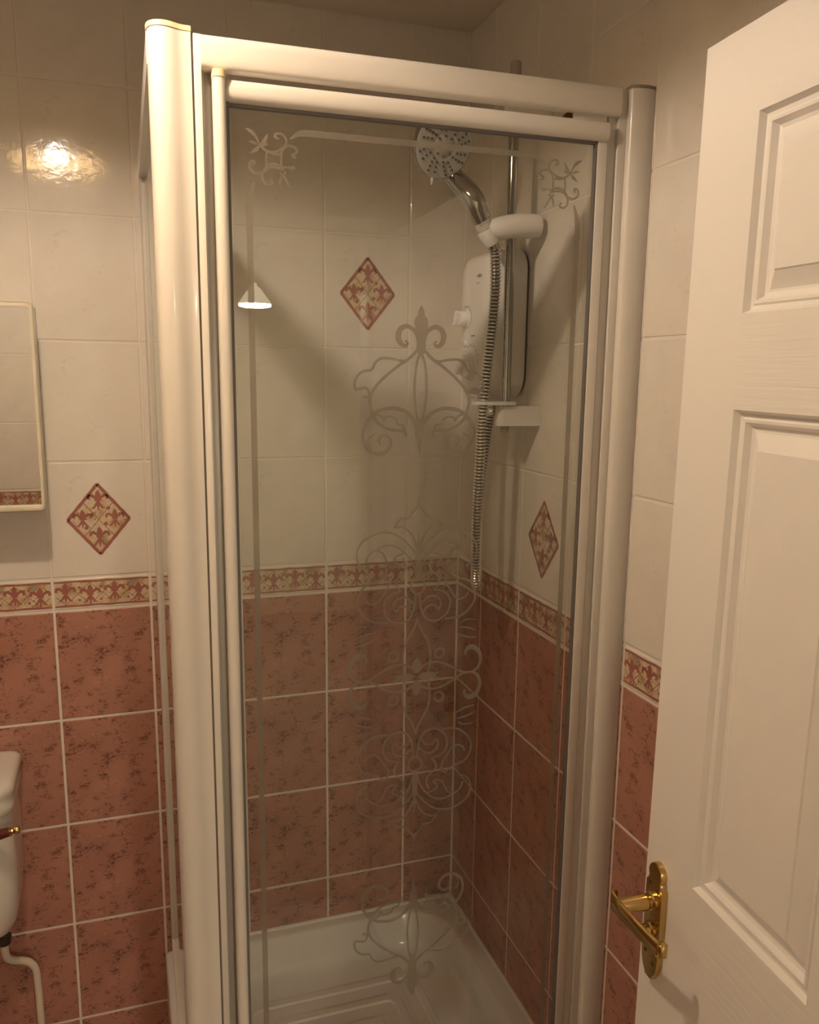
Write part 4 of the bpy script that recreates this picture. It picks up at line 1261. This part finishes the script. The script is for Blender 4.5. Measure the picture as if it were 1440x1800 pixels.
lathe(bm, (-1.077, -.075, -.790), (0, 0, 1), [(.0125, 0), (.0140, .003), (.0140, .012), (.0155, .014), (.0155, .020), (.0130, .022), (.0115, .055)], 20)
link('inlet_fitting', bm, M_FITTING, ci, smooth=40, label='dark fitting under the cistern')

wp_ = thing('water_pipe', 'white painted water pipe bending down the pink tiles below the cistern', 'pipe', (-1.01, -.03, FLOOR_Z))
bm = BM()
pp = smooth_path([(-1.077, -.075, -.790), (-1.077, -.073, -.812), (-1.074, -.066, -.832), (-1.063, -.056, -.848), (-1.046, -.046, -.860), (-1.033, -.040, -.873), (-1.0245, -.036, -.893), (-1.0220, -.036, -.925), (-1.0210, -.036, -1.0), (-1.0210, -.036, FLOOR_Z)], 8)
tube(bm, pp, .0082, 18)
link('pipe', bm, M_PIPE, wp_, smooth=60)

# ------------------------------------------------------------------ lamps
cl = thing('ceiling_light', 'round ceiling lamp whose glowing bulb glints in the wall tiles at upper left', 'ceiling lamp', (BULB[0], BULB[1], CEIL_Z))
bm = BM()
lathe(bm, (BULB[0], BULB[1], CEIL_Z), (0, 0, -1), [(.055, 0), (.055, .010), (.040, .016), (.014, .018), (.014, .030)], 36)
link('ceiling_rose', bm, M_CREAM, cl, smooth=40)
bm = BM()
outer = [(.020, -.030), (.060, -.036), (.095, -.056), (.118, -.096), (.128, -.153)]
rings = []
for r_, h_ in outer + [(r - .003, h + .001) for r, h in reversed(outer)]:
    rings.append([(BULB[0] + r_ * math.cos(2 * PI * k / 48), BULB[1] + r_ * math.sin(2 * PI * k / 48), CEIL_Z + h_) for k in range(48)])
loops(bm, rings, cap0=False, cap1=False)
bmesh.ops.recalc_face_normals(bm, faces=bm.faces[:])
link('lamp_shade', bm, M_SHADE, cl, smooth=60)
ld = bpy.data.lights.new('bulb', 'POINT')
ld.energy = BULB_POWER; ld.color = BULB_COLOR; ld.shadow_soft_size = .019
lo = bpy.data.objects.new('bulb', ld); COL.objects.link(lo)
lo.parent = cl; lo.location = (0, 0, BULB[2] - CEIL_Z)

pl = thing('pendant_lamp', 'small cone shaded hallway lamp mirrored in the left of the door glass', 'pendant lamp', HALL_LAMP)
hx, hy, hz = HALL_LAMP
bm = BM()
lathe(bm, (hx, hy, hz), (0, 0, 1), [(.083, 0), (.084, .004), (.030, .078), (.012, .090), (.010, .105)], 40, cap0=False)
link('cone_shade', bm, M_CONE, pl, smooth=40)
bm = BM(); lathe(bm, (hx, hy, hz + .001), (0, 0, -1), [(.081, 0), (.080, .010), (.06, .016), (.01, .018)], 40)
link('diffuser', bm, M_PENDANT, pl, smooth=60)
bm = BM(); lathe(bm, (hx, hy, hz + .10), (0, 0, 1), [(.003, 0), (.003, CEIL_Z - hz - .10)], 8)
link('flex', bm, M_CREAM, pl, smooth=40)
